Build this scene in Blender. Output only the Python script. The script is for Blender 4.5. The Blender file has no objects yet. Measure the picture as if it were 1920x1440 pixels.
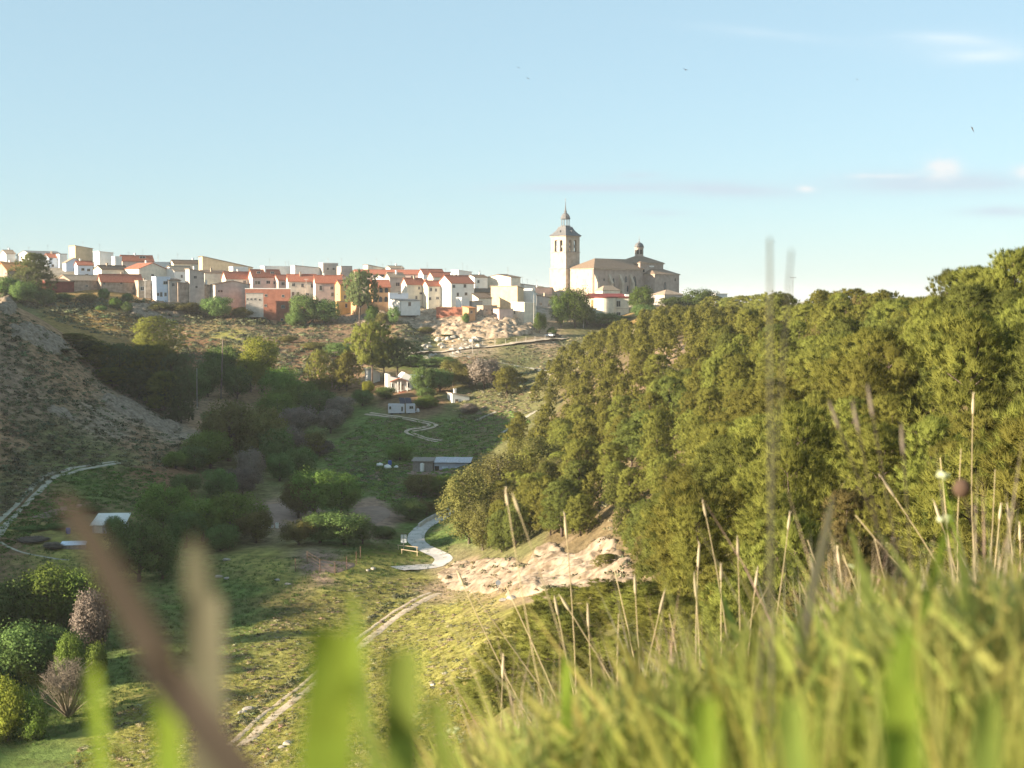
import bpy, math, random
import numpy as np
from mathutils import Vector, Matrix
rng = np.random.default_rng(7); random.seed(7)
R_ = math.radians
S = bpy.context.scene; COL = S.collection
# ------------------------------------------------------------------ camera, sky, sun, exposure
F = 1920 * 50 / 36.0
PITCH = math.atan(160 / F)
cam = bpy.data.cameras.new('camera'); cam.lens = 50; cam.sensor_width = 36; cam.clip_start = 0.02; cam.clip_end = 30000
cam.dof.use_dof = True; cam.dof.focus_distance = 420; cam.dof.aperture_fstop = 8.2
camo = bpy.data.objects.new('camera', cam); COL.objects.link(camo); camo.rotation_euler = (math.pi / 2 - PITCH, 0, 0)
S.camera = camo
SUN_EL, SUN_AZ = R_(15.0), R_(24.0)          # sun low on the left, slightly behind the viewer
SDIR = Vector((-math.cos(SUN_EL) * math.cos(SUN_AZ), -math.cos(SUN_EL) * math.sin(SUN_AZ), math.sin(SUN_EL)))
sun = bpy.data.lights.new('sun', 'SUN'); sun.energy = 5.0; sun.angle = R_(0.5); sun.color = (1.0, 0.84, 0.63)
suno = bpy.data.objects.new('sun', sun); COL.objects.link(suno); suno.rotation_euler = (-SDIR).to_track_quat('-Z', 'Y').to_euler()
S.view_settings.view_transform = 'Standard'; S.view_settings.look = 'None'; S.view_settings.gamma = 1.0
S.view_settings.exposure = 1.7
S.view_settings.use_curve_mapping = False
S.cycles.max_bounces = 5; S.cycles.diffuse_bounces = 3; S.cycles.transmission_bounces = 2; S.cycles.transparent_max_bounces = 4
W = bpy.data.worlds.new('World'); S.world = W; W.use_nodes = True
nt = W.node_tree; nt.nodes.clear()
def wn(t, **k):
    n = nt.nodes.new(t)
    for a, b in k.items(): setattr(n, a, b)
    return n
def wm(op, a, b=None):
    n = wn('ShaderNodeMath', operation=op)
    for i, v in enumerate((a, b)):
        if v is None: continue
        if isinstance(v, (int, float)): n.inputs[i].default_value = v
        else: nt.links.new(v, n.inputs[i])
    return n.outputs[0]
sky = wn('ShaderNodeTexSky', sky_type='NISHITA', sun_disc=False, sun_elevation=SUN_EL, sun_rotation=math.atan2(SDIR.x, SDIR.y),
         altitude=600, air_density=1.0, dust_density=0.5, ozone_density=2.5)
bg = wn('ShaderNodeBackground'); bg.inputs[1].default_value = 0.058
out = wn('ShaderNodeOutputWorld')
tc = wn('ShaderNodeTexCoord'); sx = wn('ShaderNodeSeparateXYZ'); nt.links.new(tc.outputs['Generated'], sx.inputs[0])
dX, dY, dZ = sx.outputs
yy = wm('MAXIMUM', wm('ABSOLUTE', dY), 0.02)
U = wm('DIVIDE', dX, yy); V = wm('DIVIDE', dZ, yy)      # clouds: soft streaks and puffs in direction space, mirrored behind the viewer
cmb = wn('ShaderNodeCombineXYZ'); nt.links.new(wm('MULTIPLY', U, 9.0), cmb.inputs[0]); nt.links.new(wm('MULTIPLY', V, 60.0), cmb.inputs[1])
nz = wn('ShaderNodeTexNoise'); nz.inputs['Scale'].default_value = 1.6; nz.inputs['Detail'].default_value = 7; nz.inputs['Roughness'].default_value = 0.6
nt.links.new(cmb.outputs[0], nz.inputs['Vector'])
cm2 = wn('ShaderNodeCombineXYZ'); nt.links.new(wm('MULTIPLY', U, 40.0), cm2.inputs[0]); nt.links.new(wm('MULTIPLY', V, 70.0), cm2.inputs[1])
nz2 = wn('ShaderNodeTexNoise'); nz2.inputs['Scale'].default_value = 1.5; nz2.inputs['Detail'].default_value = 6
nt.links.new(cm2.outputs[0], nz2.inputs['Vector'])
def ell(px, py, rx, ry, noise, lo, gain, slope=0.0):
    u0 = (px - 960) / F; v0 = (560 - py) / F
    du = wm('SUBTRACT', U, u0); dv = wm('SUBTRACT', wm('SUBTRACT', V, v0), wm('MULTIPLY', du, slope))
    e = wm('ADD', wm('POWER', wm('ABSOLUTE', wm('MULTIPLY', du, F / rx)), 2.0), wm('POWER', wm('ABSOLUTE', wm('MULTIPLY', dv, F / ry)), 2.0))
    g = wm('EXPONENT', wm('MULTIPLY', e, -1.0))
    m = wm('MULTIPLY', wm('MAXIMUM', wm('SUBTRACT', wm('ADD', noise, wm('MULTIPLY', g, 0.35)), lo), 0.0), gain)
    return wm('MINIMUM', wm('MULTIPLY', m, g), 1.0)
nA, nB = nz.outputs[0], nz2.outputs[0]
white = wm('ADD', ell(1775, 80, 95, 11, nA, 0.25, .9, -0.04), ell(1850, 110, 80, 13, nA, 0.25, 1.2, 0.05))
white = wm('ADD', white, ell(1800, 95, 160, 34, nA, 0.3, .35)); white = wm('ADD', white, ell(1430, 70, 150, 12, nA, 0.35, 0.4, -0.1))
puff = wm('ADD', ell(1762, 318, 36, 24, nB, 0.42, 2.6), ell(1508, 356, 20, 8, nB, 0.42, 2.0))
puff = wm('ADD', puff, ell(1650, 332, 70, 6, nB, 0.42, 1.2)); puff = wm('ADD', puff, ell(1915, 325, 24, 16, nB, 0.42, 1.6))
grey = wm('ADD', ell(1090, 354, 170, 9, nA, 0.15, 1.5), ell(1330, 356, 170, 16, nA, 0.15, 1.6, -0.05))
grey = wm('ADD', grey, ell(1760, 345, 230, 24, nA, 0.15, 1.7)); grey = wm('ADD', grey, ell(1880, 397, 90, 12, nA, 0.2, 1.5))
grey = wm('ADD', grey, ell(1240, 400, 60, 8, nA, 0.25, 1.0)); grey = wm('ADD', grey, ell(1200, 330, 50, 7, nA, 0.25, 1.0))
hs = wn('ShaderNodeHueSaturation'); hs.inputs['Saturation'].default_value = 0.86; hs.inputs['Value'].default_value = 1.0
nt.links.new(sky.outputs[0], hs.inputs['Color'])
def mixc(base, fac, col):
    m = wn('ShaderNodeMix', data_type='RGBA'); m.inputs['B'].default_value = (*col, 1)
    nt.links.new(base, m.inputs['A'])
    if isinstance(fac, float): m.inputs['Factor'].default_value = fac
    else: nt.links.new(wm('MINIMUM', fac, 0.9), m.inputs['Factor'])
    return m.outputs['Result']
c = mixc(hs.outputs[0], 0.55, (2.9, 4.35, 4.9))      # flat pale blue mixed in to even out the sky's vertical gradient
c = mixc(c, wm('MULTIPLY', grey, 0.75), (3.35, 3.95, 4.5))
c = mixc(c, white, (4.5, 5.2, 5.6)); c = mixc(c, puff, (4.9, 5.0, 5.05))
nt.links.new(c, bg.inputs[0]); nt.links.new(bg.outputs[0], out.inputs[0])
# ------------------------------------------------------------------ small helpers
def P(px, py, Yd):
    """world point at forward distance Yd seen in the direction of photo pixel px,py"""
    dz = -(py - 720) / F; dx = (px - 960) / F
    y = math.cos(PITCH) + dz * math.sin(PITCH); z = -math.sin(PITCH) + dz * math.cos(PITCH)
    k = Yd / y
    return Vector((dx * k, Yd, z * k))
def rays(px, py):
    px = np.asarray(px, float); py = np.asarray(py, float)
    dz = -(py - 720) / F; dx = (px - 960) / F
    y = math.cos(PITCH) + dz * math.sin(PITCH); z = -math.sin(PITCH) + dz * math.cos(PITCH)
    return dx / y, z / y
def proj(x, y, z):
    """photo pixel of world points"""
    f = y * math.cos(PITCH) - z * math.sin(PITCH); u = y * math.sin(PITCH) + z * math.cos(PITCH)
    return 960 + F * x / f, 720 - F * u / f
def tag(o, label=None, cat=None, group=None, kind=None):
    if label: o['label'] = label
    if cat: o['category'] = cat
    if group: o['group'] = group
    if kind: o['kind'] = kind
    return o
def empty(name, loc, rz=0.0, label=None, cat=None, group=None):
    o = bpy.data.objects.new(name, None); COL.objects.link(o); o.location = loc; o.rotation_euler = (0, 0, rz)
    o.empty_display_size = 0.2
    return tag(o, label, cat, group)
def link(name, me, parent=None, loc=None, rz=0.0, scale=None):
    o = bpy.data.objects.new(name, me); COL.objects.link(o)
    if parent: o.parent = parent
    if loc is not None: o.location = loc
    if rz: o.rotation_euler = (0, 0, rz)
    if scale is not None: o.scale = scale
    return o
def np_mesh(name, V, Fc, mats, smooth=False, normals=None, midx=None):
    V = np.ascontiguousarray(V, dtype=np.float32); Fc = np.ascontiguousarray(Fc, dtype=np.int32)
    me = bpy.data.meshes.new(name); n, k = Fc.shape
    me.vertices.add(len(V)); me.vertices.foreach_set('co', V.ravel())
    me.loops.add(n * k); me.loops.foreach_set('vertex_index', Fc.ravel())
    me.polygons.add(n); me.polygons.foreach_set('loop_start', np.arange(0, n * k, k, dtype=np.int32))
    if smooth: me.polygons.foreach_set('use_smooth', np.ones(n, dtype=bool))
    for m in (mats if isinstance(mats, (list, tuple)) else [mats]): me.materials.append(m)
    if midx is not None: me.polygons.foreach_set('material_index', np.asarray(midx, dtype=np.int32))
    me.update(calc_edges=True)
    if normals is not None:
        if not smooth: me.polygons.foreach_set('use_smooth', np.ones(n, dtype=bool))
        me.normals_split_custom_set_from_vertices(np.asarray(normals, dtype=np.float32))
    return me
class MB:
    """collects boxes, prisms, tubes and lathes into one mesh"""
    def __init__(s): s.v = []; s.f = []; s.m = []
    def add(s, vs, fs, m=0):
        b = len(s.v); s.v += [tuple(v) for v in vs]; s.f += [tuple(i + b for i in f) for f in fs]; s.m += [m] * len(fs); return s
    def box(s, x0, x1, y0, y1, z0, z1, m=0):
        vs = [(x0, y0, z0), (x1, y0, z0), (x1, y1, z0), (x0, y1, z0), (x0, y0, z1), (x1, y0, z1), (x1, y1, z1), (x0, y1, z1)]
        return s.add(vs, [(0, 3, 2, 1), (4, 5, 6, 7), (0, 1, 5, 4), (1, 2, 6, 5), (2, 3, 7, 6), (3, 0, 4, 7)], m)
    def prism(s, poly, z0, z1, m=0):
        n = len(poly); vs = [(x, y, z0) for x, y in poly] + [(x, y, z1) for x, y in poly]
        fs = [tuple(range(n - 1, -1, -1)), tuple(range(n, 2 * n))] + [(i, (i + 1) % n, n + (i + 1) % n, n + i) for i in range(n)]
        return s.add(vs, fs, m)
    def extr(s, prof, axis, a, b, m=0):
        """profile [(u,z)] swept along axis 'x' (u is y) or 'y' (u is x)"""
        n = len(prof)
        mk = (lambda u, z, t: (t, u, z)) if axis == 'x' else (lambda u, z, t: (u, t, z))
        vs = [mk(u, z, a) for u, z in prof] + [mk(u, z, b) for u, z in prof]
        fs = [tuple(range(n)), tuple(range(2 * n - 1, n - 1, -1))] + [(i, n + i, n + (i + 1) % n, (i + 1) % n) for i in range(n)]
        return s.add(vs, fs, m)
    def slab(s, pts, t, m=0):
        n = len(pts); vs = list(pts) + [(x, y, z - t) for x, y, z in pts]
        fs = [tuple(range(n)), tuple(range(2 * n - 1, n - 1, -1))] + [(i, n + i, n + (i + 1) % n, (i + 1) % n) for i in range(n)]
        return s.add(vs, fs, m)
    def tube(s, pts, rad, n=6, m=0, cap=True):
        pts = [Vector(p) for p in pts]; rs = rad if isinstance(rad, (list, tuple)) else [rad] * len(pts)
        vs = []; fs = []
        for i, p in enumerate(pts):
            d = (pts[min(i + 1, len(pts) - 1)] - pts[max(i - 1, 0)]).normalized()
            a = d.cross(Vector((0, 0, 1)) if abs(d.z) < .9 else Vector((1, 0, 0))).normalized(); b = d.cross(a)
            for k in range(n):
                t = 2 * math.pi * k / n; vs.append(p + a * math.cos(t) * rs[i] + b * math.sin(t) * rs[i])
        for i in range(len(pts) - 1):
            for k in range(n): fs.append((i * n + k, i * n + (k + 1) % n, (i + 1) * n + (k + 1) % n, (i + 1) * n + k))
        if cap: fs += [tuple(range(n - 1, -1, -1)), tuple(range((len(pts) - 1) * n, len(pts) * n))]
        return s.add(vs, fs, m)
    def lathe(s, prof, c=(0, 0), n=12, m=0, rot=0.0):
        vs = []; fs = []
        for r, z in prof:
            for k in range(n):
                t = 2 * math.pi * k / n + rot; vs.append((c[0] + r * math.cos(t), c[1] + r * math.sin(t), z))
        for i in range(len(prof) - 1):
            for k in range(n): fs.append((i * n + k, i * n + (k + 1) % n, (i + 1) * n + (k + 1) % n, (i + 1) * n + k))
        fs += [tuple(range(n - 1, -1, -1)), tuple(range((len(prof) - 1) * n, len(prof) * n))]
        return s.add(vs, fs, m)
    def mesh(s, name, mats, smooth=False):
        me = bpy.data.meshes.new(name); me.from_pydata([tuple(v) for v in s.v], [], s.f)
        for m in (mats if isinstance(mats, (list, tuple)) else [mats]): me.materials.append(m)
        me.polygons.foreach_set('material_index', s.m)
        if smooth: me.polygons.foreach_set('use_smooth', [True] * len(s.f))
        me.update(); return me
    def obj(s, name, mats, parent=None, loc=None, rz=0.0, smooth=False):
        return link(name, s.mesh(name, mats, smooth), parent, loc, rz)
# ------------------------------------------------------------------ materials
def newmat(name):
    m = bpy.data.materials.new(name); m.use_nodes = True; t = m.node_tree; t.nodes.clear()
    o = t.nodes.new('ShaderNodeOutputMaterial'); return m, t, o
def noise_node(t, scale, detail, vec, rough=0.55):
    n = t.nodes.new('ShaderNodeTexNoise'); n.inputs['Scale'].default_value = scale; n.inputs['Detail'].default_value = detail
    n.inputs['Roughness'].default_value = rough; t.links.new(vec, n.inputs['Vector']); return n.outputs[0]
def ramp(t, fac, stops):
    r = t.nodes.new('ShaderNodeValToRGB'); e = r.color_ramp.elements
    while len(e) < len(stops): e.new(0.5)
    for i, (p, c) in enumerate(stops): e[i].position = p; e[i].color = (*c, 1)
    t.links.new(fac, r.inputs[0]); return r.outputs[0]
def mat_noise(name, c1, c2, scale=1.0, rough=0.85, bump=0.0, detail=6, lo=0.35, hi=0.68, coord='Object', c3=None, bscale=None, spec=0.2, metal=0.0, stretch=None):
    m, t, o = newmat(name)
    tcn = t.nodes.new('ShaderNodeTexCoord'); vec = tcn.outputs[coord]
    if stretch:
        mp = t.nodes.new('ShaderNodeMapping'); mp.inputs['Scale'].default_value = stretch; t.links.new(vec, mp.inputs[0]); vec = mp.outputs[0]
    f = noise_node(t, scale, detail, vec)
    stops = [(lo, c1), (hi, c2)] + ([(min(hi + .12, .98), c3)] if c3 else [])
    col = ramp(t, f, stops)
    b = t.nodes.new('ShaderNodeBsdfPrincipled'); b.inputs['Roughness'].default_value = rough
    b.inputs['Specular IOR Level'].default_value = spec; b.inputs['Metallic'].default_value = metal
    t.links.new(col, b.inputs['Base Color'])
    if bump:
        bn = t.nodes.new('ShaderNodeBump'); bn.inputs['Strength'].default_value = bump; bn.inputs['Distance'].default_value = 0.15
        t.links.new(noise_node(t, bscale or scale * 3, 5, vec), bn.inputs['Height']); t.links.new(bn.outputs[0], b.inputs['Normal'])
    t.links.new(b.outputs[0], o.inputs[0]); return m
def mat_leaf(name, c, trans=0.3, var=0.3, hue=0.02, c2=None, nscale=0.6, attr=None):
    """foliage: thin leaves, part reflecting and part letting light through; each plant and each clump a little different"""
    m, t, o = newmat(name)
    oi = t.nodes.new('ShaderNodeObjectInfo'); g = t.nodes.new('ShaderNodeNewGeometry')
    base = ramp(t, noise_node(t, nscale, 4, g.outputs['Position']), [(0.36, tuple(x * (1 - var) for x in c)), (0.66, c2 or tuple(x * (1 + var) for x in c))])
    if attr:
        a = t.nodes.new('ShaderNodeAttribute'); a.attribute_name = attr
        mm = t.nodes.new('ShaderNodeMix'); mm.data_type = 'RGBA'; mm.blend_type = 'MULTIPLY'; mm.inputs['Factor'].default_value = 1
        t.links.new(base, mm.inputs['A']); t.links.new(a.outputs['Color'], mm.inputs['B']); base = mm.outputs['Result']
    h = t.nodes.new('ShaderNodeHueSaturation'); t.links.new(base, h.inputs['Color'])
    def rmap(out0, a, b):
        mr = t.nodes.new('ShaderNodeMapRange'); mr.inputs['To Min'].default_value = a; mr.inputs['To Max'].default_value = b
        t.links.new(out0, mr.inputs['Value']); return mr.outputs[0]
    t.links.new(rmap(oi.outputs['Random'], 0.5 - hue, 0.5 + hue), h.inputs['Hue'])
    t.links.new(rmap(oi.outputs['Random'], 0.78, 1.2), h.inputs['Value'])
    d = t.nodes.new('ShaderNodeBsdfDiffuse'); tr = t.nodes.new('ShaderNodeBsdfTranslucent'); mx = t.nodes.new('ShaderNodeMixShader')
    mx.inputs[0].default_value = trans
    t.links.new(h.outputs[0], d.inputs[0]); t.links.new(h.outputs[0], tr.inputs[0])
    t.links.new(d.outputs[0], mx.inputs[1]); t.links.new(tr.outputs[0], mx.inputs[2]); t.links.new(mx.outputs[0], o.inputs[0]); return m
# ------------------------------------------------------------------ noise for relief
def vnoise(x, y, seed=0):
    xi = np.floor(x).astype(np.int64); yi = np.floor(y).astype(np.int64); fx = x - xi; fy = y - yi
    fx = fx * fx * (3 - 2 * fx); fy = fy * fy * (3 - 2 * fy)
    def h(a, b):
        n = (a * 374761393 + b * 668265263 + seed * 982451653) & 0x7fffffff
        n = ((n ^ (n >> 13)) * 1274126177) & 0x7fffffff
        return ((n ^ (n >> 16)) & 0xffff) / 65535.0
    return (h(xi, yi) * (1 - fx) + h(xi + 1, yi) * fx) * (1 - fy) + (h(xi, yi + 1) * (1 - fx) + h(xi + 1, yi + 1) * fx) * fy
def fbm(x, y, oct=4, seed=0, gain=0.5):
    s = 0; a = 1; tot = 0
    for i in range(oct):
        s = s + a * (vnoise(x * 2 ** i + 17.3 * i, y * 2 ** i - 9.1 * i, seed + i) * 2 - 1); tot += a; a *= gain
    return s / tot
def sstep(a, b, x):
    t = np.clip((x - a) / (b - a), 0, 1); return t * t * (3 - 2 * t)
# ------------------------------------------------------------------ the lie of the land
CP = [  # photo pixel and distance of spots on the ground
 # village plateau and its front edge
 (0,545,580),(100,545,600),(180,552,600),(300,562,612),(400,570,620),(480,590,615),(560,588,622),(650,592,618),(750,580,615),(850,582,612),(930,590,608),(985,604,602),
 (100,500,700),(250,510,700),(400,520,700),(600,520,710),(750,525,700),(880,538,690),(980,555,670),(1050,560,690),(1150,560,690),(1280,563,690),(1150,598,648),(1090,600,640),(1210,604,612),
 # banks and cliff below the village
 (60,580,575),(150,588,580),(180,603,560),(300,610,590),(400,608,608),(500,612,606),(560,618,606),(640,615,606),(720,628,596),(800,640,596),(850,648,590),(920,644,596),(980,640,602),(1040,634,606),(1130,632,620),
 (780,600,612),(850,602,608),(920,604,606),
 (300,640,540),(400,640,540),(520,650,520),(600,662,505),(680,668,500),(640,700,470),(560,700,480),(760,662,520),(880,668,510),(1000,690,480),(860,690,470),(960,700,460),(420,680,500),(480,720,450),
 # valley floor
 (740,730,432),(830,735,425),(900,745,415),(950,785,395),(1010,770,385),(1050,790,360),(600,800,400),(650,830,370),(700,780,402),(750,780,400),(800,795,394),(820,830,370),(880,772,410),(450,800,395),(480,850,340),
 (800,880,330),(880,850,345),(700,900,310),(600,900,315),(650,960,280),(740,965,280),(560,960,276),(500,960,275),(840,970,280),(400,1000,252),(440,920,300),
 (600,1060,225),(700,1060,228),(830,1050,238),(780,1065,232),(500,1100,213),(420,1180,195),(300,1200,183),(240,1300,163),(100,1200,183),(0,1330,158),(0,1100,213),(0,1440,143),(200,1440,140),(150,1080,222),(120,1040,236),
 # sunlit grass slope in front
 (740,1085,224),(800,1090,222),(870,1120,207),(700,1150,205),(600,1200,190),(450,1300,163),(400,1430,136),(600,1310,156),(720,1300,150),(850,1200,170),(930,1130,186),(700,1430,122),(850,1380,118),(910,1300,126),(560,1430,128),
 # rocky spur
 (830,1080,228),(900,1100,205),(950,1112,190),(1000,1040,206),(1130,1010,196),(1180,1150,162),(1060,1085,186),
 # hill on the left
 (0,570,385),(60,600,388),(130,650,392),(220,730,387),(330,800,372),(0,650,350),(0,750,312),(150,750,350),(100,850,300),(200,868,296),(300,880,300),(0,980,250),(0,900,274),(200,950,268),(250,830,332),(60,930,262),(120,985,250),
]
WP = [  # x, y, z of spots the picture does not show directly
 (-135,455,-17),(-200,470,-8),(-90,440,-26),(-165,352,9),(-160,315,14.5),(-160,252,8),(-160,196,-0.5),(-160,161,-4.5),(-160,148,-9),(-160,114,-14),(-155,60,-22),(-75,145,-43),(-95,137,-39),(-98,160,-36),(-112,175,-32),(-120,130,-35),(-80,110,-44),(-120,152,-33),(-95,190,-38),(-112,100,-38),  # unseen left ridge and hollow, heights shaped for the shadow edge they cast
 (-110,50,-38),(-90,0,-10),
 (-260,380,20),(-260,300,24),(-260,200,10),(-240,100,2),(-300,500,5),(-300,620,14),(-230,610,8),(-300,750,22),(-120,780,12),(20,780,6),(140,780,-4),(260,760,-5),(300,600,-8),
 (57,280,-6.5),(80,285,-11),(48,395,-8.5),(75,400,-12),(75,500,-9),(50,560,-9),(110,640,-12),(140,700,-10),(115,730,-8),(90,690,-5),(100,560,-11),(38,480,-13),(15,440,-22),(26,400,-19),(20,340,-23),(35,345,-14),
 (53,215,-7.5),(75,215,-12),(46,150,-6.5),(70,150,-12),(40,110,-4.5),(60,105,-7),(150,300,-15),(150,120,-11),(200,450,-12),
 (-10,262,-41.5),(8,280,-34),(30,280,-21),(2,330,-33),(25,200,-21.5),(38,200,-14),(14,200,-30),(22,150,-22),(34,150,-14),(8,150,-31),
 (2,100,-27),(14,100,-20),(28,100,-11),(-5,60,-20),(10,60,-17),(22,60,-11),(34,60,-5),(-10,30,-13.5),(0,30,-11),(8,30,-8.6),(22,30,-3.5),(-30,60,-25),(-40,100,-38),(-70,60,-34),
 (-4,15,-6.6),(0,15,-5.6),(6,15,-4.6),(12,15,-2.2),(0,9,-3.6),(3,9,-2.6),(-3,9,-4.6),(0,0,-.48),(1,3,-.95),(-.1,3,-1.3),(-2,0,-1.5),(-1,3,-1.9),(2,3,-.62),(.4,1,-.52),(-.3,1,-.75),(3,6,-1.25),(0,6,-2.2),(1.5,6,-1.7),
 (6,0,1.4),(0,-6,1.2),(8,-20,6),(-8,-20,2),(40,0,10),(60,50,3),(-50,-30,4),(40,-60,14),
]
pts = np.array([tuple(P(*c)) for c in CP] + WP, float)
def warp(x, y, s=15.0):
    r = np.sqrt(x * x + y * y) + 1e-9; k = np.arcsinh(r / s) * s / r; return x * k, y * k
def kern(d2): return np.sqrt(d2 + 1.2)
wx, wy = warp(pts[:, 0], pts[:, 1])
K = kern((wx[:, None] - wx) ** 2 + (wy[:, None] - wy) ** 2)
n0 = len(pts); A = np.zeros((n0 + 1, n0 + 1)); A[:n0, :n0] = K - np.eye(n0) * 0.15; A[:n0, n0] = 1; A[n0, :n0] = 1
sol = np.linalg.solve(A, np.append(pts[:, 2], 0))
def base_h(x, y):
    sh = x.shape; x = x.ravel(); y = y.ravel(); o = np.empty(len(x)); a, b = warp(x, y)
    for i in range(0, len(x), 40000):
        sl = slice(i, i + 40000)
        o[sl] = kern((a[sl, None] - wx) ** 2 + (b[sl, None] - wy) ** 2) @ sol[:n0] + sol[n0]
    return o.reshape(sh)
def axis(segs):
    a = [segs[0][0]]
    for s0, s1, st in segs:
        n = max(1, int(round((s1 - s0) / st))); a += list(s0 + (s1 - s0) * (np.arange(n) + 1) / n)
    return np.array(a)
geo = lambda a, b, n: list(a * (b / a) ** (np.arange(1, n + 1) / n))
gx = axis([(-320,-170,5),(-170,-40,1.9),(-40,-6,1.1),(-6,6,.35),(6,60,1.1),(60,140,2.6),(140,320,7)])
gx = np.array([-v for v in reversed(geo(320, 9000, 14))] + list(gx) + geo(320, 9000, 14))
gy = axis([(-60,-4,4),(-4,10,.4),(10,110,1.6),(110,300,1.15),(300,430,1.7),(430,640,2.1),(640,780,4)])
gy = np.array([-v for v in reversed(geo(60, 3000, 10))] + list(gy) + geo(780, 12000, 14))
GX, GY = np.meshgrid(gx, gy)
inside = (1 - sstep(300, 900, np.abs(GX))) * (1 - sstep(760, 1500, GY)) * (1 - sstep(80, 500, -GY))
GZ = base_h(np.clip(GX, -320, 320), np.clip(GY, -90, 800)) * inside + (1 - inside) * (-25)
rr = np.sqrt(GX ** 2 + GY ** 2)
amp = sstep(6, 90, rr)
flat = np.exp(-(((GX + 12) / 40) ** 2 + ((GY - 250) / 60) ** 2))            # the valley fields are smoother
hillw = np.exp(-(((GX + 120) / 38) ** 2 + ((GY - 340) / 70) ** 2)); GZ += hillw * (1.5 * fbm(GX / 11, GY / 11, 4, 63) + .5 * fbm(GX / 4, GY / 4, 3, 67))
GZ += amp * (1 - .7 * flat) * (0.9 * fbm(GX / 26, GY / 26, 4, 3) + 0.28 * fbm(GX / 5, GY / 5, 3, 9)) + (1 - amp) * 0.05 * fbm(GX, GY, 3, 4)
GZ += amp * (1 - .6 * flat) * 0.22 * np.abs(fbm(GX / 3.3, GY / 3.3, 2, 21))
def hg(x, y):
    x = np.asarray(x, float); y = np.asarray(y, float)
    i = np.clip(np.searchsorted(gx, x) - 1, 0, len(gx) - 2); j = np.clip(np.searchsorted(gy, y) - 1, 0, len(gy) - 2)
    u = (x - gx[i]) / (gx[i + 1] - gx[i]); v = (y - gy[j]) / (gy[j + 1] - gy[j])
    return (GZ[j, i] * (1 - u) + GZ[j, i + 1] * u) * (1 - v) + (GZ[j + 1, i] * (1 - u) + GZ[j + 1, i + 1] * u) * v
YS = np.geomspace(9, 900, 900)
def ground_many(px, py, ymin=60.0):
    """where the sight lines of photo pixels meet the ground"""
    a, b = rays(px, py); X = np.full(len(a), np.nan); Y = X.copy()
    ys = YS[YS >= ymin]
    for i in range(0, len(a), 2000):
        sl = slice(i, i + 2000); aa = a[sl, None] * ys; zz = b[sl, None] * ys
        d = zz - hg(aa, np.broadcast_to(ys, aa.shape)); hit = d < 0
        k = hit.argmax(1); ok = hit.any(1) & (k > 0); r = np.arange(len(k)); k1 = np.maximum(k, 1)
        d0 = d[r, k1 - 1]; d1 = d[r, k1]; t = np.clip(d0 / (d0 - d1 + 1e-12), 0, 1); yv = ys[k1 - 1] + t * (ys[k1] - ys[k1 - 1])
        Y[sl] = np.where(ok, yv, np.nan); X[sl] = np.where(ok, a[sl] * yv, np.nan)
    return X, Y, np.where(np.isnan(X), np.nan, hg(np.nan_to_num(X), np.nan_to_num(Y)))
def ground(px, py, ymin=60.0):
    X, Y, Z = ground_many(np.array([px]), np.array([py]), ymin)
    if np.isnan(X[0]): return None
    return Vector((X[0], Y[0], Z[0]))
def inpoly(px, py, poly):
    c = np.zeros(len(px), bool); n = len(poly)
    for i in range(n):
        x1, y1 = poly[i]; x2, y2 = poly[(i + 1) % n]
        cond = ((y1 > py) != (y2 > py)) & (px < (x2 - x1) * (py - y1) / (y2 - y1 + 1e-9) + x1); c ^= cond
    return c
def sample_poly(poly, n, ymin=60.0):
    xs = [p[0] for p in poly]; ys = [p[1] for p in poly]
    px = rng.uniform(min(xs), max(xs), n * 3); py = rng.uniform(min(ys), max(ys), n * 3)
    k = inpoly(px, py, poly); px = px[k][:n]; py = py[k][:n]
    X, Y, Z = ground_many(px, py, ymin); k = ~np.isnan(X); return np.stack([X[k], Y[k], Z[k]], 1)
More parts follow.
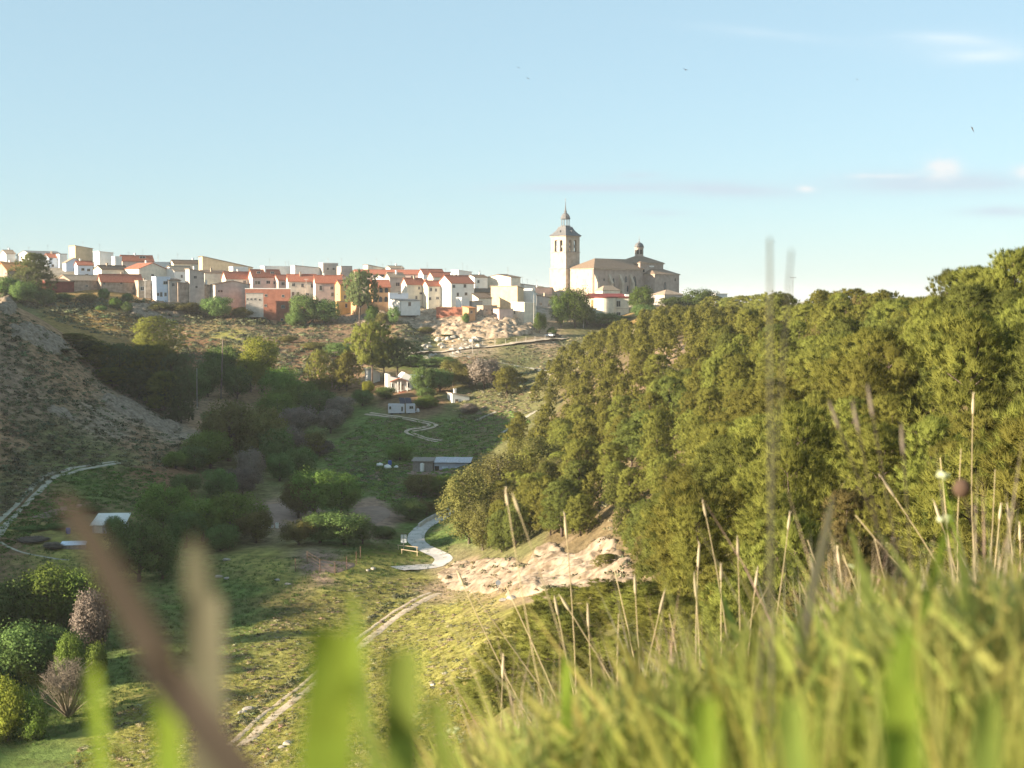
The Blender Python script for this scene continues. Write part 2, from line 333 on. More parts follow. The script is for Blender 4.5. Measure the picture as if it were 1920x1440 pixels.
# soil and grass colours of the ground, by place
MEAD = (.30,.285,.085); GRASS_D = (.125,.18,.055); SCRUB = (.31,.205,.125); SOIL = (.20,.135,.085); GOLD = (.28,.19,.075); ROCKY = (.30,.25,.19)
PINEF = (.16,.125,.07); PLOT = (.3,.21,.165); OLIVE = (.16,.16,.07); STREET = (.3,.27,.23); RED = (.22,.13,.075)
ZC = [  # px, py, distance, colour
 (0,570,385,SCRUB),(100,650,380,SCRUB),(0,700,330,(.26,.19,.135)),(60,760,320,(.26,.19,.13)),(200,780,345,ROCKY),(150,730,360,SCRUB),(250,830,332,SCRUB),(100,850,300,OLIVE),(0,850,290,SCRUB),(20,930,268,OLIVE),(200,870,296,OLIVE),(160,910,280,GRASS_D),
 (140,955,262,SOIL),(60,968,255,SOIL),(0,1050,232,SOIL),(60,1010,245,MEAD),(160,1045,232,MEAD),(320,790,372,ROCKY),(290,880,298,RED),
 (180,603,560,GOLD),(120,595,575,GOLD),(240,600,562,GOLD),(300,640,540,RED),(400,640,540,RED),(300,625,550,GOLD),(430,625,560,MEAD),(380,660,520,RED),(520,640,530,SOIL),(560,640,530,RED),(620,650,510,RED),(640,690,480,SCRUB),(480,690,480,SCRUB),
 (60,560,580,OLIVE),(300,580,600,SCRUB),(450,600,606,SCRUB),(560,600,606,SCRUB),(650,605,606,(.25,.17,.11)),(780,605,606,ROCKY),(850,615,604,(.42,.31,.19)),(920,620,600,(.4,.31,.2)),(720,640,590,SCRUB),(800,650,580,OLIVE),(870,650,585,ROCKY),(950,650,585,OLIVE),
 (1030,632,606,(.42,.3,.2)),(1070,650,590,OLIVE),(880,680,500,SCRUB),(980,680,500,OLIVE),(780,680,480,GRASS_D),(1130,605,640,OLIVE),(1170,620,625,GOLD),
 (100,500,700,STREET),(400,520,690,STREET),(750,540,680,STREET),(1000,560,660,STREET),(1150,560,690,STREET),
 (740,730,430,SOIL),(800,745,420,SOIL),(850,755,415,OLIVE),(930,760,400,OLIVE),(700,800,390,GRASS_D),(850,800,385,GRASS_D),(760,840,360,GRASS_D),(900,800,375,OLIVE),(1000,780,375,OLIVE),(1060,790,360,PINEF),(600,850,350,GRASS_D),(500,850,345,OLIVE),
 (800,885,328,SOIL),(700,890,315,(.05,.085,.035)),(650,940,285,GRASS_D),(800,950,290,GRASS_D),(540,965,274,PLOT),(500,960,275,PLOT),(700,962,279,PLOT),(665,975,275,PLOT),(620,930,290,GRASS_D),(780,1000,262,GRASS_D),(870,1010,255,GRASS_D),
 (600,1062,226,PLOT),(500,1080,220,MEAD),(700,1040,236,(.08,.11,.025)),(720,1075,226,MEAD),(450,1130,205,GRASS_D),(350,1180,190,GRASS_D),(100,1150,195,GRASS_D),(230,1240,175,GRASS_D),(0,1300,160,GRASS_D),(0,1440,143,GRASS_D),
 (650,1120,212,MEAD),(800,1150,200,MEAD),(600,1200,190,MEAD),(450,1300,163,MEAD),(600,1310,156,MEAD),(400,1400,140,MEAD),(800,1250,160,MEAD),(700,1400,126,MEAD),(880,1350,120,(.17,.15,.05)),(920,1180,172,MEAD),(560,1140,205,(.16,.15,.06)),(300,1330,155,MEAD),
 (1120,978,205,PINEF),(1040,1008,215,PINEF),(1190,1010,185,PINEF),(960,1030,216,OLIVE),(890,1035,228,OLIVE),(430,905,312,OLIVE),(480,930,300,OLIVE),(590,935,290,GRASS_D),(440,850,340,OLIVE),(600,880,320,GRASS_D),(400,960,268,GRASS_D),(460,985,256,OLIVE),(620,1010,246,GRASS_D),(380,800,370,SCRUB),
 (850,1080,225,(.36,.27,.19)),(1050,1070,190,(.34,.26,.18)),(1180,1140,164,(.33,.26,.17)),(960,1100,196,(.4,.3,.18)),
]
zp = np.array([tuple(P(a, b, d)) for a, b, d, _ in ZC]); zc = np.array([c for *_, c in ZC])
EX = [(57,280,PINEF),(48,395,PINEF),(75,500,PINEF),(26,400,PINEF),(20,340,PINEF),(35,300,PINEF),(50,215,PINEF),(46,150,PINEF),(40,110,PINEF),(14,250,PINEF),(25,200,PINEF),(22,150,PINEF),(14,100,OLIVE),(10,60,OLIVE),(0,30,OLIVE),(0,10,OLIVE),(1,2,(.26,.25,.1)),(-10,50,MEAD),
      (-150,300,SCRUB),(-150,200,SCRUB),(-120,100,OLIVE),(-260,300,SCRUB),(200,300,OLIVE),(0,-50,OLIVE),(-300,600,SCRUB),(300,700,SCRUB),(60,330,ROCKY),(33,330,(.3,.22,.15))]
zx = np.append(zp[:, 0], [e[0] for e in EX]); zy = np.append(zp[:, 1], [e[1] for e in EX]); zc = np.vstack([zc, [e[2] for e in EX]])
zu, zv = warp(zx, zy)
def zone_col(x, y):
    o = np.empty((len(x), 3)); wobx = 1.0 * fbm(x / 9, y / 9, 3, 31) * 6; woby = fbm(x / 9, y / 9, 3, 47) * 6
    a, b = warp(x + wobx, y + woby)
    for i in range(0, len(x), 40000):
        sl = slice(i, i + 40000); w = 1 / ((a[sl, None] - zu) ** 2 + (b[sl, None] - zv) ** 2 + 0.05) ** 2.2
        o[sl] = (w @ zc) / w.sum(1)[:, None]
    return o
def mat_ground():
    m, t, o = newmat('ground_soil_and_grass')
    g = t.nodes.new('ShaderNodeNewGeometry'); a = t.nodes.new('ShaderNodeAttribute'); a.attribute_name = 'zone'
    pos = g.outputs['Position']
    def mixm(A, B, fac, bt='MIX'):
        mm = t.nodes.new('ShaderNodeMix'); mm.data_type = 'RGBA'; mm.blend_type = bt
        for k, v in (('A', A), ('B', B), ('Factor', fac)):
            if isinstance(v, float): mm.inputs[k].default_value = v
            elif isinstance(v, tuple): mm.inputs[k].default_value = (*v, 1)
            else: t.links.new(v, mm.inputs[k])
        return mm.outputs['Result']
    c1 = mixm(a.outputs['Color'], ramp(t, noise_node(t, 0.55, 7, pos, .65), [(0.3, (.55,.55,.55)), (0.7, (1.5,1.45,1.4))]), 1.0, 'MULTIPLY')
    f2 = ramp(t, noise_node(t, 0.12, 6, pos, .6), [(0.52, (0,0,0)), (0.68, (.5,.5,.5))])
    c2 = mixm(c1, (.16,.12,.065), f2)
    f3 = ramp(t, noise_node(t, 1.7, 4, pos, .6), [(0.64, (0,0,0)), (0.76, (.4,.4,.4))])
    c3 = mixm(c2, (.055,.06,.025), f3)
    f4 = ramp(t, noise_node(t, 0.9, 8, pos, .7), [(0.69, (0,0,0)), (0.76, (.6,.6,.6))])
    c4 = mixm(c3, (.36,.31,.25), f4)
    b = t.nodes.new('ShaderNodeBsdfDiffuse'); t.links.new(c4, b.inputs[0])
    bn = t.nodes.new('ShaderNodeBump'); bn.inputs['Strength'].default_value = 0.9; bn.inputs['Distance'].default_value = 0.5
    t.links.new(noise_node(t, 1.1, 7, pos, .7), bn.inputs['Height']); t.links.new(bn.outputs[0], b.inputs['Normal'])
    t.links.new(b.outputs[0], o.inputs[0]); return m
M_GROUND = mat_ground()
ny, nx = GX.shape; idx = np.arange(nx * ny).reshape(ny, nx)
quads = np.stack([idx[:-1, :-1], idx[:-1, 1:], idx[1:, 1:], idx[1:, :-1]], -1).reshape(-1, 4)
gm = np_mesh('ground', np.stack([GX, GY, GZ], -1).reshape(-1, 3), quads, M_GROUND, smooth=True)
zcol = zone_col(GX.ravel(), GY.ravel())
at = gm.attributes.new('zone', 'FLOAT_COLOR', 'POINT'); at.data.foreach_set('color', np.hstack([zcol, np.ones((len(zcol), 1))]).astype(np.float32).ravel())
tag(link('ground', gm), 'rolling valley ground of meadow, scrub slopes and the village plateau', None, None, 'structure')
# ------------------------------------------------------------------ thin evening haze round the whole place
M_HAZE = bpy.data.materials.new('thin_haze'); M_HAZE.use_nodes = True; t_ = M_HAZE.node_tree; t_.nodes.clear()
o_ = t_.nodes.new('ShaderNodeOutputMaterial'); pv = t_.nodes.new('ShaderNodeVolumePrincipled'); pv.inputs['Density'].default_value = .00008; pv.inputs['Color'].default_value = (.9, .92, .95, 1); t_.links.new(pv.outputs[0], o_.inputs['Volume'])
tag(MB().box(-9500, 9500, -3500, 12500, float(GZ.min()) - 1.5, max(56.0, float(GZ.max()) + 2)).obj('haze', M_HAZE), 'thin pale evening haze lying over the valley', None, None, 'stuff')
ORD = ['leftmost'] + [w + ' leftmost' for w in 'second third fourth fifth sixth seventh eighth ninth tenth eleventh twelfth thirteenth fourteenth fifteenth sixteenth seventeenth eighteenth nineteenth twentieth'.split()]
def tell_apart(objs):
    """things that share a label are told apart by their order from the left"""
    by = {}
    for o in objs: by.setdefault(o['label'], []).append(o)
    for lab, l in by.items():
        if len(l) > 1:
            for k, o in enumerate(sorted(l, key=lambda q: proj(*q.location)[0])): o['label'] = ORD[min(k, 19)] + ' ' + lab
# ------------------------------------------------------------------ roads, paths and soil plots laid on the ground
M_CONC = mat_noise('pale_concrete', (.48,.45,.43), (.6,.56,.53), .5, bump=.2, coord='Object')
M_DIRT = mat_noise('dry_dirt_track', (.38,.30,.21), (.54,.45,.34), .8, bump=.5, c3=(.2,.19,.07))
M_DIRT2 = mat_noise('grey_dirt_track', (.26,.24,.17), (.44,.41,.33), .9, bump=.5, c3=(.12,.13,.05))
M_PLOT = mat_noise('bare_plot_soil', (.22,.15,.115), (.29,.2,.155), .7, bump=.4)
def catmull(pl, step=0.8):
    pl = [np.array(p, float) for p in pl]; out = []
    for i in range(len(pl) - 1):
        p0 = pl[max(i - 1, 0)]; p1 = pl[i]; p2 = pl[i + 1]; p3 = pl[min(i + 2, len(pl) - 1)]
        n = max(2, int(np.linalg.norm(p2 - p1) / step))
        for k in range(n):
            t = k / n; out.append(.5 * ((2 * p1) + (-p0 + p2) * t + (2 * p0 - 5 * p1 + 4 * p2 - p3) * t * t + (-p0 + 3 * p1 - 3 * p2 + p3) * t ** 3))
    out.append(pl[-1]); return np.array(out)
def strip(name, pix, width, mat, lift=0.07, offs=0.0, wob=0.12, label=None, kind='structure', parent=None, nc=5):
    g = [ground(*p) if len(p) == 2 else P(*p) for p in pix]; g = [(p.x, p.y) for p in g if p is not None]
    c = catmull(g); d = np.gradient(c, axis=0); d /= np.linalg.norm(d, axis=1)[:, None] + 1e-9; nrm = np.stack([-d[:, 1], d[:, 0]], 1)
    n = len(c); s = np.arange(n); Vv = []
    wv = width if np.ndim(width) == 0 else np.interp(np.linspace(0, 1, n), np.linspace(0, 1, len(width)), width)
    for k in range(nc):
        t = k / (nc - 1) - .5
        e = wob * fbm(s * .35 + 50 * k, s * 0 + 3.3, 3, 5) * (abs(t) > .4)
        q = c + nrm * (t * wv + offs + e)[:, None] if np.ndim(wv) else c + nrm * (t * wv + offs + e)[:, None]
        Vv.append(np.column_stack([q, hg(q[:, 0], q[:, 1]) + lift + (0 if abs(t) < .4 else -.05)]))
    Vv = np.stack(Vv, 1); top = Vv.max(1)[:, 2]
    Vv[:, :, 2] = np.maximum(Vv[:, :, 2], (top - .25)[:, None])
    ii = np.arange(n * nc).reshape(n, nc)
    q = np.stack([ii[:-1, :-1], ii[1:, :-1], ii[1:, 1:], ii[:-1, 1:]], -1).reshape(-1, 4)
    o = link(name, np_mesh(name, Vv.reshape(-1, 3), q, mat, smooth=True), parent)
    return tag(o, label, None, None, kind)
road_px = [(862,958),(845,966),(822,975),(800,985),(783,1000),(780,1014),(792,1026),(812,1036),(826,1044),(832,1052),(820,1060),(795,1063),(765,1066),(745,1068)]
strip('concrete_road', road_px, 3.1, M_CONC, .10, label='pale concrete road bending through the valley floor')
strip('dirt_track', [(815,1112),(795,1120),(760,1140),(720,1168),(690,1190),(660,1215),(620,1250),(580,1282),(540,1312),(500,1345),(465,1378),(440,1400)], 1.3, M_DIRT, .06, .8, label='two pale wheel ruts climbing the sunlit grass slope')
strip('dirt_track', [(815,1112),(795,1120),(760,1140),(720,1168),(690,1190),(660,1215),(620,1250),(580,1282),(540,1312),(500,1345),(465,1378),(440,1400)], .7, M_DIRT, .06, -.85, label='fainter wheel rut beside the pale one on the sunlit slope')
for off in (-.9, .9):
    strip('farm_track', [(690,776),(720,780),(745,783),(775,788),(800,793),(812,798),(800,803),(775,807),(768,812),(785,819),(805,825),(825,828)], 1.1, M_DIRT, .22, off, label='winding farm track of two pale ruts below the caravan')
    strip('hillside_track', [(-15,1005),(5,980),(30,955),(60,925),(85,900),(110,888),(150,878),(190,871),(225,867)], 1.15, M_DIRT2, .09, off, label='pale track climbing round the shaded left hillside')
strip('footpath', [(-10,1010),(10,1022),(40,1035),(90,1045),(130,1050)], .6, M_DIRT2, .06, 0, label='faint footpath at the left edge of the valley')
strip('village_road', [(760,664),(800,661),(850,657),(900,652),(950,647),(1000,640),(1030,637),(1060,634)], 4.2, M_DIRT, .12, 0, .5, label='pale dirt road climbing to the church below the cliff')
strip('footpath', [(845,663),(880,670),(920,677),(960,684),(1000,691),(1030,696)], 1.5, M_DIRT2, .1, 0, .3, label='straight pale path below the village road')
strip('slope_path', [(1015,766),(995,777),(975,790),(955,803),(940,812)], 1.5, M_DIRT2, .1, 0, .3, label='pale straight path coming down from the pinewood')
strip('slope_path', [(930,772),(905,783),(885,792)], .9, M_DIRT2, .1, 0, .3, label='short pale path above the farm track')
def sheet(name, poly, mat, label, lift=.06, n=10):
    gs = [ground(*p) for p in poly]; gs = [(g.x, g.y) for g in gs if g is not None]
    cx = sum(g[0] for g in gs) / len(gs); cy = sum(g[1] for g in gs) / len(gs)
    ring = catmull(gs + [gs[0]], 1.2)[:-1]; m = len(ring); Vv = []
    for k in range(n + 1):
        t = k / n; q = np.array([cx, cy]) * (1 - t) + ring * t; Vv.append(np.column_stack([q, hg(q[:, 0], q[:, 1]) + lift - (.1 if k == n else 0)]))
    Vv = np.concatenate(Vv); Fq = []
    for k in range(n):
        for i in range(m): Fq.append((k * m + i, (k + 1) * m + i, (k + 1) * m + (i + 1) % m, k * m + (i + 1) % m))
    return tag(link(name, np_mesh(name, Vv, Fq, mat, smooth=True)), label, None, None, 'structure')
sheet('bare_soil_plot', [(490,946),(575,942),(600,952),(590,985),(520,988),(492,972)], M_PLOT, 'bare brown garden plot left of the dark trees')
sheet('bare_soil_plot', [(668,952),(700,948),(725,952),(733,966),(700,984),(680,986),(655,968)], M_PLOT, 'bare brown garden plot right of the dark trees')
sheet('bare_soil_plot', [(560,1066),(592,1054),(650,1053),(668,1060),(628,1075)], M_PLOT, 'small red brown plot inside the fenced pen')
sheet('bare_soil_plot', [(55,970),(90,958),(150,945),(185,946),(165,957),(110,966),(75,973)], M_PLOT, 'long bare strip of soil beside the left hillside track')
sheet('bare_soil_plot', [(752,890),(790,876),(835,878),(838,888),(800,890)], M_PLOT, 'bare earth in front of the corrugated shed')
# ------------------------------------------------------------------ foliage templates
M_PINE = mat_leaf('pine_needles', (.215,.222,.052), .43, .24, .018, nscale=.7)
M_PINE_B = mat_leaf('browning_pine_needles', (.19,.16,.06), .35, .25, .015)
M_PINE_M = mat_leaf('deep_green_pine_needles', (.15,.17,.045), .4, .25, .015)
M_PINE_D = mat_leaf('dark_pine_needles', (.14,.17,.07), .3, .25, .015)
M_LEAF = mat_leaf('green_leaves', (.18,.26,.055), .42, .25, .018, nscale=.5)
M_LEAF_S = mat_leaf('leaves_dimmed_for_sun', (.10,.15,.032), .38, .25, .015, nscale=.5)  # green leaves in a darker copy for village trees in full sun
M_LEAF_D = mat_leaf('dark_green_leaves', (.14,.21,.065), .35, .3, .015, nscale=.5)
M_LEAF_Y = mat_leaf('yellow_green_leaves', (.25,.27,.045), .42, .2, .012, nscale=.5)
M_LEAF_O = mat_leaf('olive_brown_leaves', (.18,.17,.055), .38, .25, .012, nscale=.5)
M_LEAF_G = mat_leaf('grey_twigs_and_buds', (.24,.2,.165), .25, .25, .01, nscale=.5)
M_BARK = mat_noise('bark', (.07,.05,.04), (.15,.115,.09), 3, bump=.6)
M_BARK_P = mat_noise('pale_bark', (.16,.13,.10), (.28,.24,.19), 3, bump=.6)
def unit(v): return v / (np.linalg.norm(v, axis=-1, keepdims=True) + 1e-9)
def needles(c, d, outw, n, L, wd, spread, r):
    """n thin blades at each tuft centre c, leaning along d"""
    m = len(c); C = np.repeat(c, n, 0) + r.normal(0, .06, (m * n, 3)); D = unit(np.repeat(d, n, 0) + r.normal(0, spread, (m * n, 3)))
    Ln = L * r.uniform(.6, 1.25, (m * n, 1)); sd = unit(np.cross(D, r.normal(0, 1, (m * n, 3)))) * wd * .5
    Vv = np.stack([C - sd, C + sd, C + D * Ln], 1).reshape(-1, 3)
    N = np.repeat(unit(np.repeat(outw, n, 0) + r.normal(0, .25, (m * n, 3))), 3, 0)
    return Vv, N
def pine_crown(seed, H=9.0, R=2.3, lumps=80, tuf=9, nn=22, low=.14, shape=.9, L=.5, wd=.055, round_=False):
    r = np.random.default_rng(seed); t = np.sort(r.uniform(0, 1, lumps)); ang = np.arange(lumps) * 2.39996 + r.normal(0, .5, lumps)
    prof = (np.sqrt(np.clip(1 - ((t - .36) / .67) ** 2, .01, 1)) ** (shape / .6) if not round_ else np.sqrt(np.clip(1 - (2 * t - 1) ** 2, 0.03, 1)))
    lop = 1 + .28 * np.sin(ang * 1 + seed) + .15 * np.sin(ang * 2 + seed * 2.1)
    rad = R * prof * np.sqrt(r.uniform(.25, 1, lumps)) * lop
    zz = H * (low + (1 - low) * t * .97) ; cen = np.stack([rad * np.cos(ang), rad * np.sin(ang), zz], 1)
    lr = (.55 + .65 * r.uniform(size=lumps)) * np.clip(.5 + prof, .5, 1.1) * R / 2.3
    u = unit(r.normal(0, 1, (lumps, tuf, 3))); u[..., 2] = np.abs(u[..., 2]) * .9 - .25; u = unit(u)
    c = (cen[:, None] + u * lr[:, None, None]).reshape(-1, 3)
    axis_c = np.stack([np.zeros(lumps), np.zeros(lumps), zz * .9 + .06 * H], 1); rd = unit(cen - axis_c)
    outw = unit(u * .75 + rd[:, None] * .55).reshape(-1, 3)
    d = unit(outw * .65 + np.array([0, 0, 1.1]))
    V1, N1 = needles(c, d, outw, nn, L, wd, .42, r)
    # inner dark wood and needles fill
    return V1, N1, cen
def trunk_mesh(name, H, r0, cen, mat, nb=14, lean=0.0, seed=0, base=.1):
    mb = MB(); r = random.Random(seed); k = 6
    mb.tube([(lean * (i / k) ** 2 * H + .04 * H * math.sin(i * 1.3 + seed) * .25, 0, H * .96 * i / k - .3) for i in range(k + 1)], [r0 * (1 - .85 * i / k) for i in range(k + 1)], 7)
    ids = r.sample(range(len(cen)), min(nb, len(cen)))
    for i in ids:
        x, y, z = cen[i]; z0 = max(base * H, z - math.hypot(x, y) * .6 - .2)
        mb.tube([(lean * (z0 / H) ** 2 * H, 0, z0), (x * .5, y * .5, (z0 + z) / 2 + .1), (x, y, z)], [r0 * .3, r0 * .2, r0 * .07], 5, cap=False)
    return mb.mesh(name, mat, True)
def leaf_crown(seed, H=6.0, R=3.0, lumps=60, per=90, size=.26, low=.12, top=1.0, flat=1.0, droop=.0):
    r = np.random.default_rng(seed); u = unit(r.normal(0, 1, (lumps, 3))); rr = r.uniform(.35, 1, lumps) ** .5
    lop = 1 + .2 * np.sin(np.arctan2(u[:, 1], u[:, 0]) * 2 + seed)
    cz = H * (low + top) / 2; hz = H * (top - low) / 2
    cen = np.stack([u[:, 0] * rr * R * .8 * lop, u[:, 1] * rr * R * .8 * lop, cz + u[:, 2] * rr * hz * .82], 1)
    lr = R * (.2 + .17 * r.uniform(size=lumps))
    v = unit(r.normal(0, 1, (lumps, per, 3))); q = r.uniform(.5, 1.08, (lumps, per, 1))
    c = (cen[:, None] + v * q * lr[:, None, None]).reshape(-1, 3)
    outw = unit(v + .7 * u[:, None] + np.array([0, 0, .25])).reshape(-1, 3); n = len(c)
    fn = unit(outw + r.normal(0, .7, (n, 3))); a = unit(np.cross(fn, r.normal(0, 1, (n, 3)))); b = np.cross(fn, a)
    s = size * r.uniform(.6, 1.3, (n, 1))
    Vv = np.stack([c - a * s * .5, c + b * s * .32, c + a * s * .55, c - b * s * .32], 1).reshape(-1, 3)
    N = np.repeat(unit(outw + r.normal(0, .3, (n, 3))), 4, 0)
    return Vv, N, cen
def tri_mesh(name, Vv, N, mat, k=3):
    q = Vv.reshape(-1, k, 3).copy(); gn = np.cross(q[:, 1] - q[:, 0], q[:, 2] - q[:, 0]); fl = (gn * N.reshape(-1, k, 3)[:, 0]).sum(1) < 0
    q[fl] = q[fl][:, ::-1]; Vv = q.reshape(-1, 3)      # every leaf shows its front outwards
    return np_mesh(name, Vv, np.arange(len(Vv)).reshape(-1, k), mat, normals=N)
PINES = []; PINES_LO = []
for i in range(8):
    Hh = 9.0; Rr = [2.1, 2.5, 1.9, 2.7, 2.2, 2.4, 2.0, 2.6][i]
    v, n, cen = pine_crown(100 + i, Hh, Rr, lumps=[64,72,56,80,60,70,66,76][i], tuf=18, nn=30, low=.08 if i % 2 else .14, shape=[.6, .75, .5, .68][i % 4], L=.44, wd=.036)
    PINES.append((tri_mesh('pine_crown_mesh', v, n, M_PINE), trunk_mesh('pine_trunk_mesh', Hh, .17, cen, M_BARK, 16, .02 * (i - 3), i), Hh, Rr))
BROAD = []
for i in range(5):
    v, n, cen = leaf_crown(200 + i, 6, 3.0, 64, 170, .2, .08)
    BROAD.append((tri_mesh('leafy_crown_mesh', v, n, M_LEAF, 4), trunk_mesh('trunk_mesh', 5.2, .2, cen, M_BARK, 18, .02, i, .12), 6.0, 3.0))
POP = []
for i in range(3):
    v, n, cen = leaf_crown(250 + i, 9, 3.2, 120, 120, .19, .04)
    POP.append((tri_mesh('poplar_crown_mesh', v, n, M_LEAF_O, 4), trunk_mesh('poplar_trunk_mesh', 8.4, .17, cen, M_BARK_P, 40, .01, i, .05), 9.0, 3.2))
FINE = []
for i in range(4):      # shrubs seen close by: smaller leaves
    v, n, cen = leaf_crown(300 + i, 3, 1.8, 110, 110, .13, .02)
    FINE.append((tri_mesh('shrub_crown_mesh', v, n, M_LEAF, 4), trunk_mesh('shrub_stems_mesh', 2.4, .06, cen, M_BARK, 26, .0, i, .02), 3.0, 1.8))
UMB = []
for i in range(2):      # tall pines with a bare trunk and a rounded, clumped head
    v, n, cen = pine_crown(400 + i, 10, 2.9, 75, 10, 24, .42, 1, .55, .07, True)
    UMB.append((tri_mesh('stone_pine_crown_mesh', v, n, M_PINE, 3), trunk_mesh('stone_pine_trunk_mesh', 9.3, .2, cen, M_BARK, 26, .01, i, .4), 10.0, 2.9))
def twig_mesh(seed, H=3.0, R=2.0, n=46, mat=None):
    r = random.Random(seed); mb = MB()
    for i in range(n):
        a = r.uniform(0, 6.283); s = r.uniform(.2, 1); x = math.cos(a) * R * s; y = math.sin(a) * R * s; z = H * (1.05 - .55 * s * s) * r.uniform(.75, 1)
        p1 = Vector((x * .45, y * .45, z * .5)); p2 = Vector((x, y, z)); mb.tube([(0, 0, 0), p1, p2], [.05, .03, .008], 4, cap=False)
        for k in range(9):
            t = r.uniform(.35, 1); b = p1.lerp(p2, t); d = Vector((r.gauss(0, 1), r.gauss(0, 1), r.uniform(.2, 1.6))).normalized() * r.uniform(.3, .75)
            mb.tube([b, b + d * .5 + Vector((0, 0, .03)), b + d], [.014, .01, .004], 3, cap=False)
            for q in range(4):
                e = b + d * r.uniform(.3, .9); dd = Vector((r.gauss(0, 1), r.gauss(0, 1), r.uniform(0, 1.2))).normalized() * r.uniform(.15, .32)
                mb.tube([e, e + dd], [.009, .003], 3, cap=False)
    return mb.mesh('twig_mesh', mat or M_BARK_P)
TWIGS = [twig_mesh(i) for i in range(2)]
def plant(name, tpl, loc, h, w, label, cat='tree', group=None, mat=None, rz=None, sink=.1, parts=('crown', 'trunk')):
    cr, tk, H0, R0 = tpl
    o = empty(name, (loc[0], loc[1], loc[2] - sink), random.uniform(0, 6.28) if rz is None else rz, label, cat, group)
    sc = (w / (2 * R0), w / (2 * R0), h / H0)
    c = link(parts[0], cr, o, scale=sc); link(parts[1], tk, o, scale=sc)
    if mat and mat is not cr.materials[0]:
        c.material_slots[0].link = 'OBJECT'; c.material_slots[0].material = mat
    return o
def tree_px(name, tpl, px, top, bot, wpx, label, d=None, cat='tree', group=None, mat=None, sink=.15):
    """a tree whose foot is seen at photo pixel px,bot and whose head reaches up to row top"""
    g = ground(px, bot) if d is None else Vector((P(px, bot, d).x, d, float(hg(P(px, bot, d).x, d))))
    s = g.y / F; zt = P(px, top, g.y).z
    return plant(name, tpl, g, max(.6, (.6 * wpx * s if name == 'low_pine' else 0), zt - g.z), wpx * s, label, cat, group, mat, sink=sink)
# ------------------------------------------------------------------ pinewood on the right hillside
edge_Y = [45, 70, 90, 120, 150, 165, 185, 199, 209, 224, 262, 285, 330, 370, 420, 470, 520, 575]
edge_X = [9, 9, 10.5, 13.5, 14.5, 17, 15, 10, 3, -2, -8.5, 1, 0, 2, 9, 17, 27, 40]
cand = []
for _ in range(26000):
    Y = rng.uniform(40, 575); X = rng.uniform(-12, 150)
    if X < np.interp(Y, edge_Y, edge_X): continue
    px, py = proj(X, Y, float(hg(X, Y)))
    if px > 1990 or px < 800: continue
    if Y > 150 and any(((px - a) / c) ** 2 + ((py - b) / d) ** 2 < 1 for a, b, c, d in ((1240,712,45,16),(1375,672,32,16),(1290,690,38,12),(1170,690,20,16),(1205,745,34,14),(1010,790,70,24),(1060,765,26,12),(1190,622,16,22),(1150,790,30,16))): continue
    cand.append((X, Y))
cand = np.array(cand); keep = np.empty((0, 2))
for q in cand:
    sp = 3.9 + 1.2 * vnoise(np.array(q[0] / 14), np.array(q[1] / 14), 77) * 1.6 + (q[1] > 300) * .8
    if len(keep) == 0 or ((keep - q) ** 2).sum(1).min() > sp * sp: keep = np.vstack([keep, q])
def hidden(X, Y, h):
    z = float(hg(X, Y)) + h; ts = np.linspace(.06, .97, 60); return bool((hg(X * ts, Y * ts) > z * ts + 1.5).any())
keep = keep[np.argsort(keep[:, 1])]
tall = []
for X, Y in keep:
    h = random.uniform(5.4, 9.2) * np.interp(Y, [150, 260, 420, 560], [1, .9, .8, .62]) * (.85 if Y < 75 else 1)
    ed = X - np.interp(Y, edge_Y, edge_X)
    if ed < 3: h *= .85
    tall.append((X, Y, h))
tall = [t for t in tall if not hidden(*t)]
print('pines', len(keep), 'seen', len(tall))
order = sorted(tall, key=lambda t: -t[2] / t[1])
MARKS = [(1060,590,'the big trees before the church tower'),(1140,585,'the curved parish building'),(1207,590,'the green tree by the curved building'),(1312,565,'the tree beside the church'),(1265,705,'the clearing rocks'),(1378,668,'the small upper clearing rock'),(1443,600,'the tall blurred stem'),(1487,550,'the forked mast'),(1700,585,'the leaning bare pole'),(1600,790,'the dry lavender heads'),(1825,780,'the tallest pale seed head'),(1803,920,'the dark seed ball'),(1770,920,'the white umbels'),(1481,985,'the drooping pale stalk head'),(1560,950,'the grey blurred blade'),(1318,960,'the bare upright stalk'),(1059,985,'the straight tall stalk head'),(1010,790,'the bare track slope'),(950,735,'the lone left pine'),(900,890,'the olive leaved roadside trees'),(1100,1030,'the large pale rock face'),(1890,500,'the top right corner'),(1383,1020,'the small headed stalk'),(1150,640,'the bare church rock')]
def pine_label(X, Y, h, w):
    px, py = proj(X, Y, float(hg(X, Y)) + h * .7); k = min(MARKS, key=lambda m: (m[0] - px) ** 2 + (m[1] - py) ** 2); dx, dy = px - k[0], py - k[1]
    size = 'tall' if h > 7.7 else 'middling' if h > 6.4 else 'short'; form = 'slim' if w / h < .57 else 'broad' if w / h > .65 else 'oval'
    rel = ('right of' if dx > 0 else 'left of') if abs(dx) > 1.6 * abs(dy) else ('below' if dy > 0 else 'above') if abs(dy) > 1.6 * abs(dx) else (('below' if dy > 0 else 'above') + (' and right of' if dx > 0 else ' and left of'))
    pos = 'skyline pine' if py < 600 and X > 38 else 'pine'
    return px, f'{size} {form} {pos} {rel} {k[2]}'
wood = []
for i, (X, Y, h) in enumerate(order[:300]):
    t = PINES[(i * 5 + int(X * 7)) % 8]; w = h * random.uniform(.5, .72); px, lab = pine_label(X, Y, h, w)
    wood.append(plant('pine_tree', t, (X, Y, float(hg(X, Y))), h, w, lab, 'pine', 'pines of the right hillside pinewood', M_PINE_B if i % 29 == 5 else M_PINE_M if i % 5 == 3 else None, sink=.2))
tell_apart(wood)
rest = order[300:]
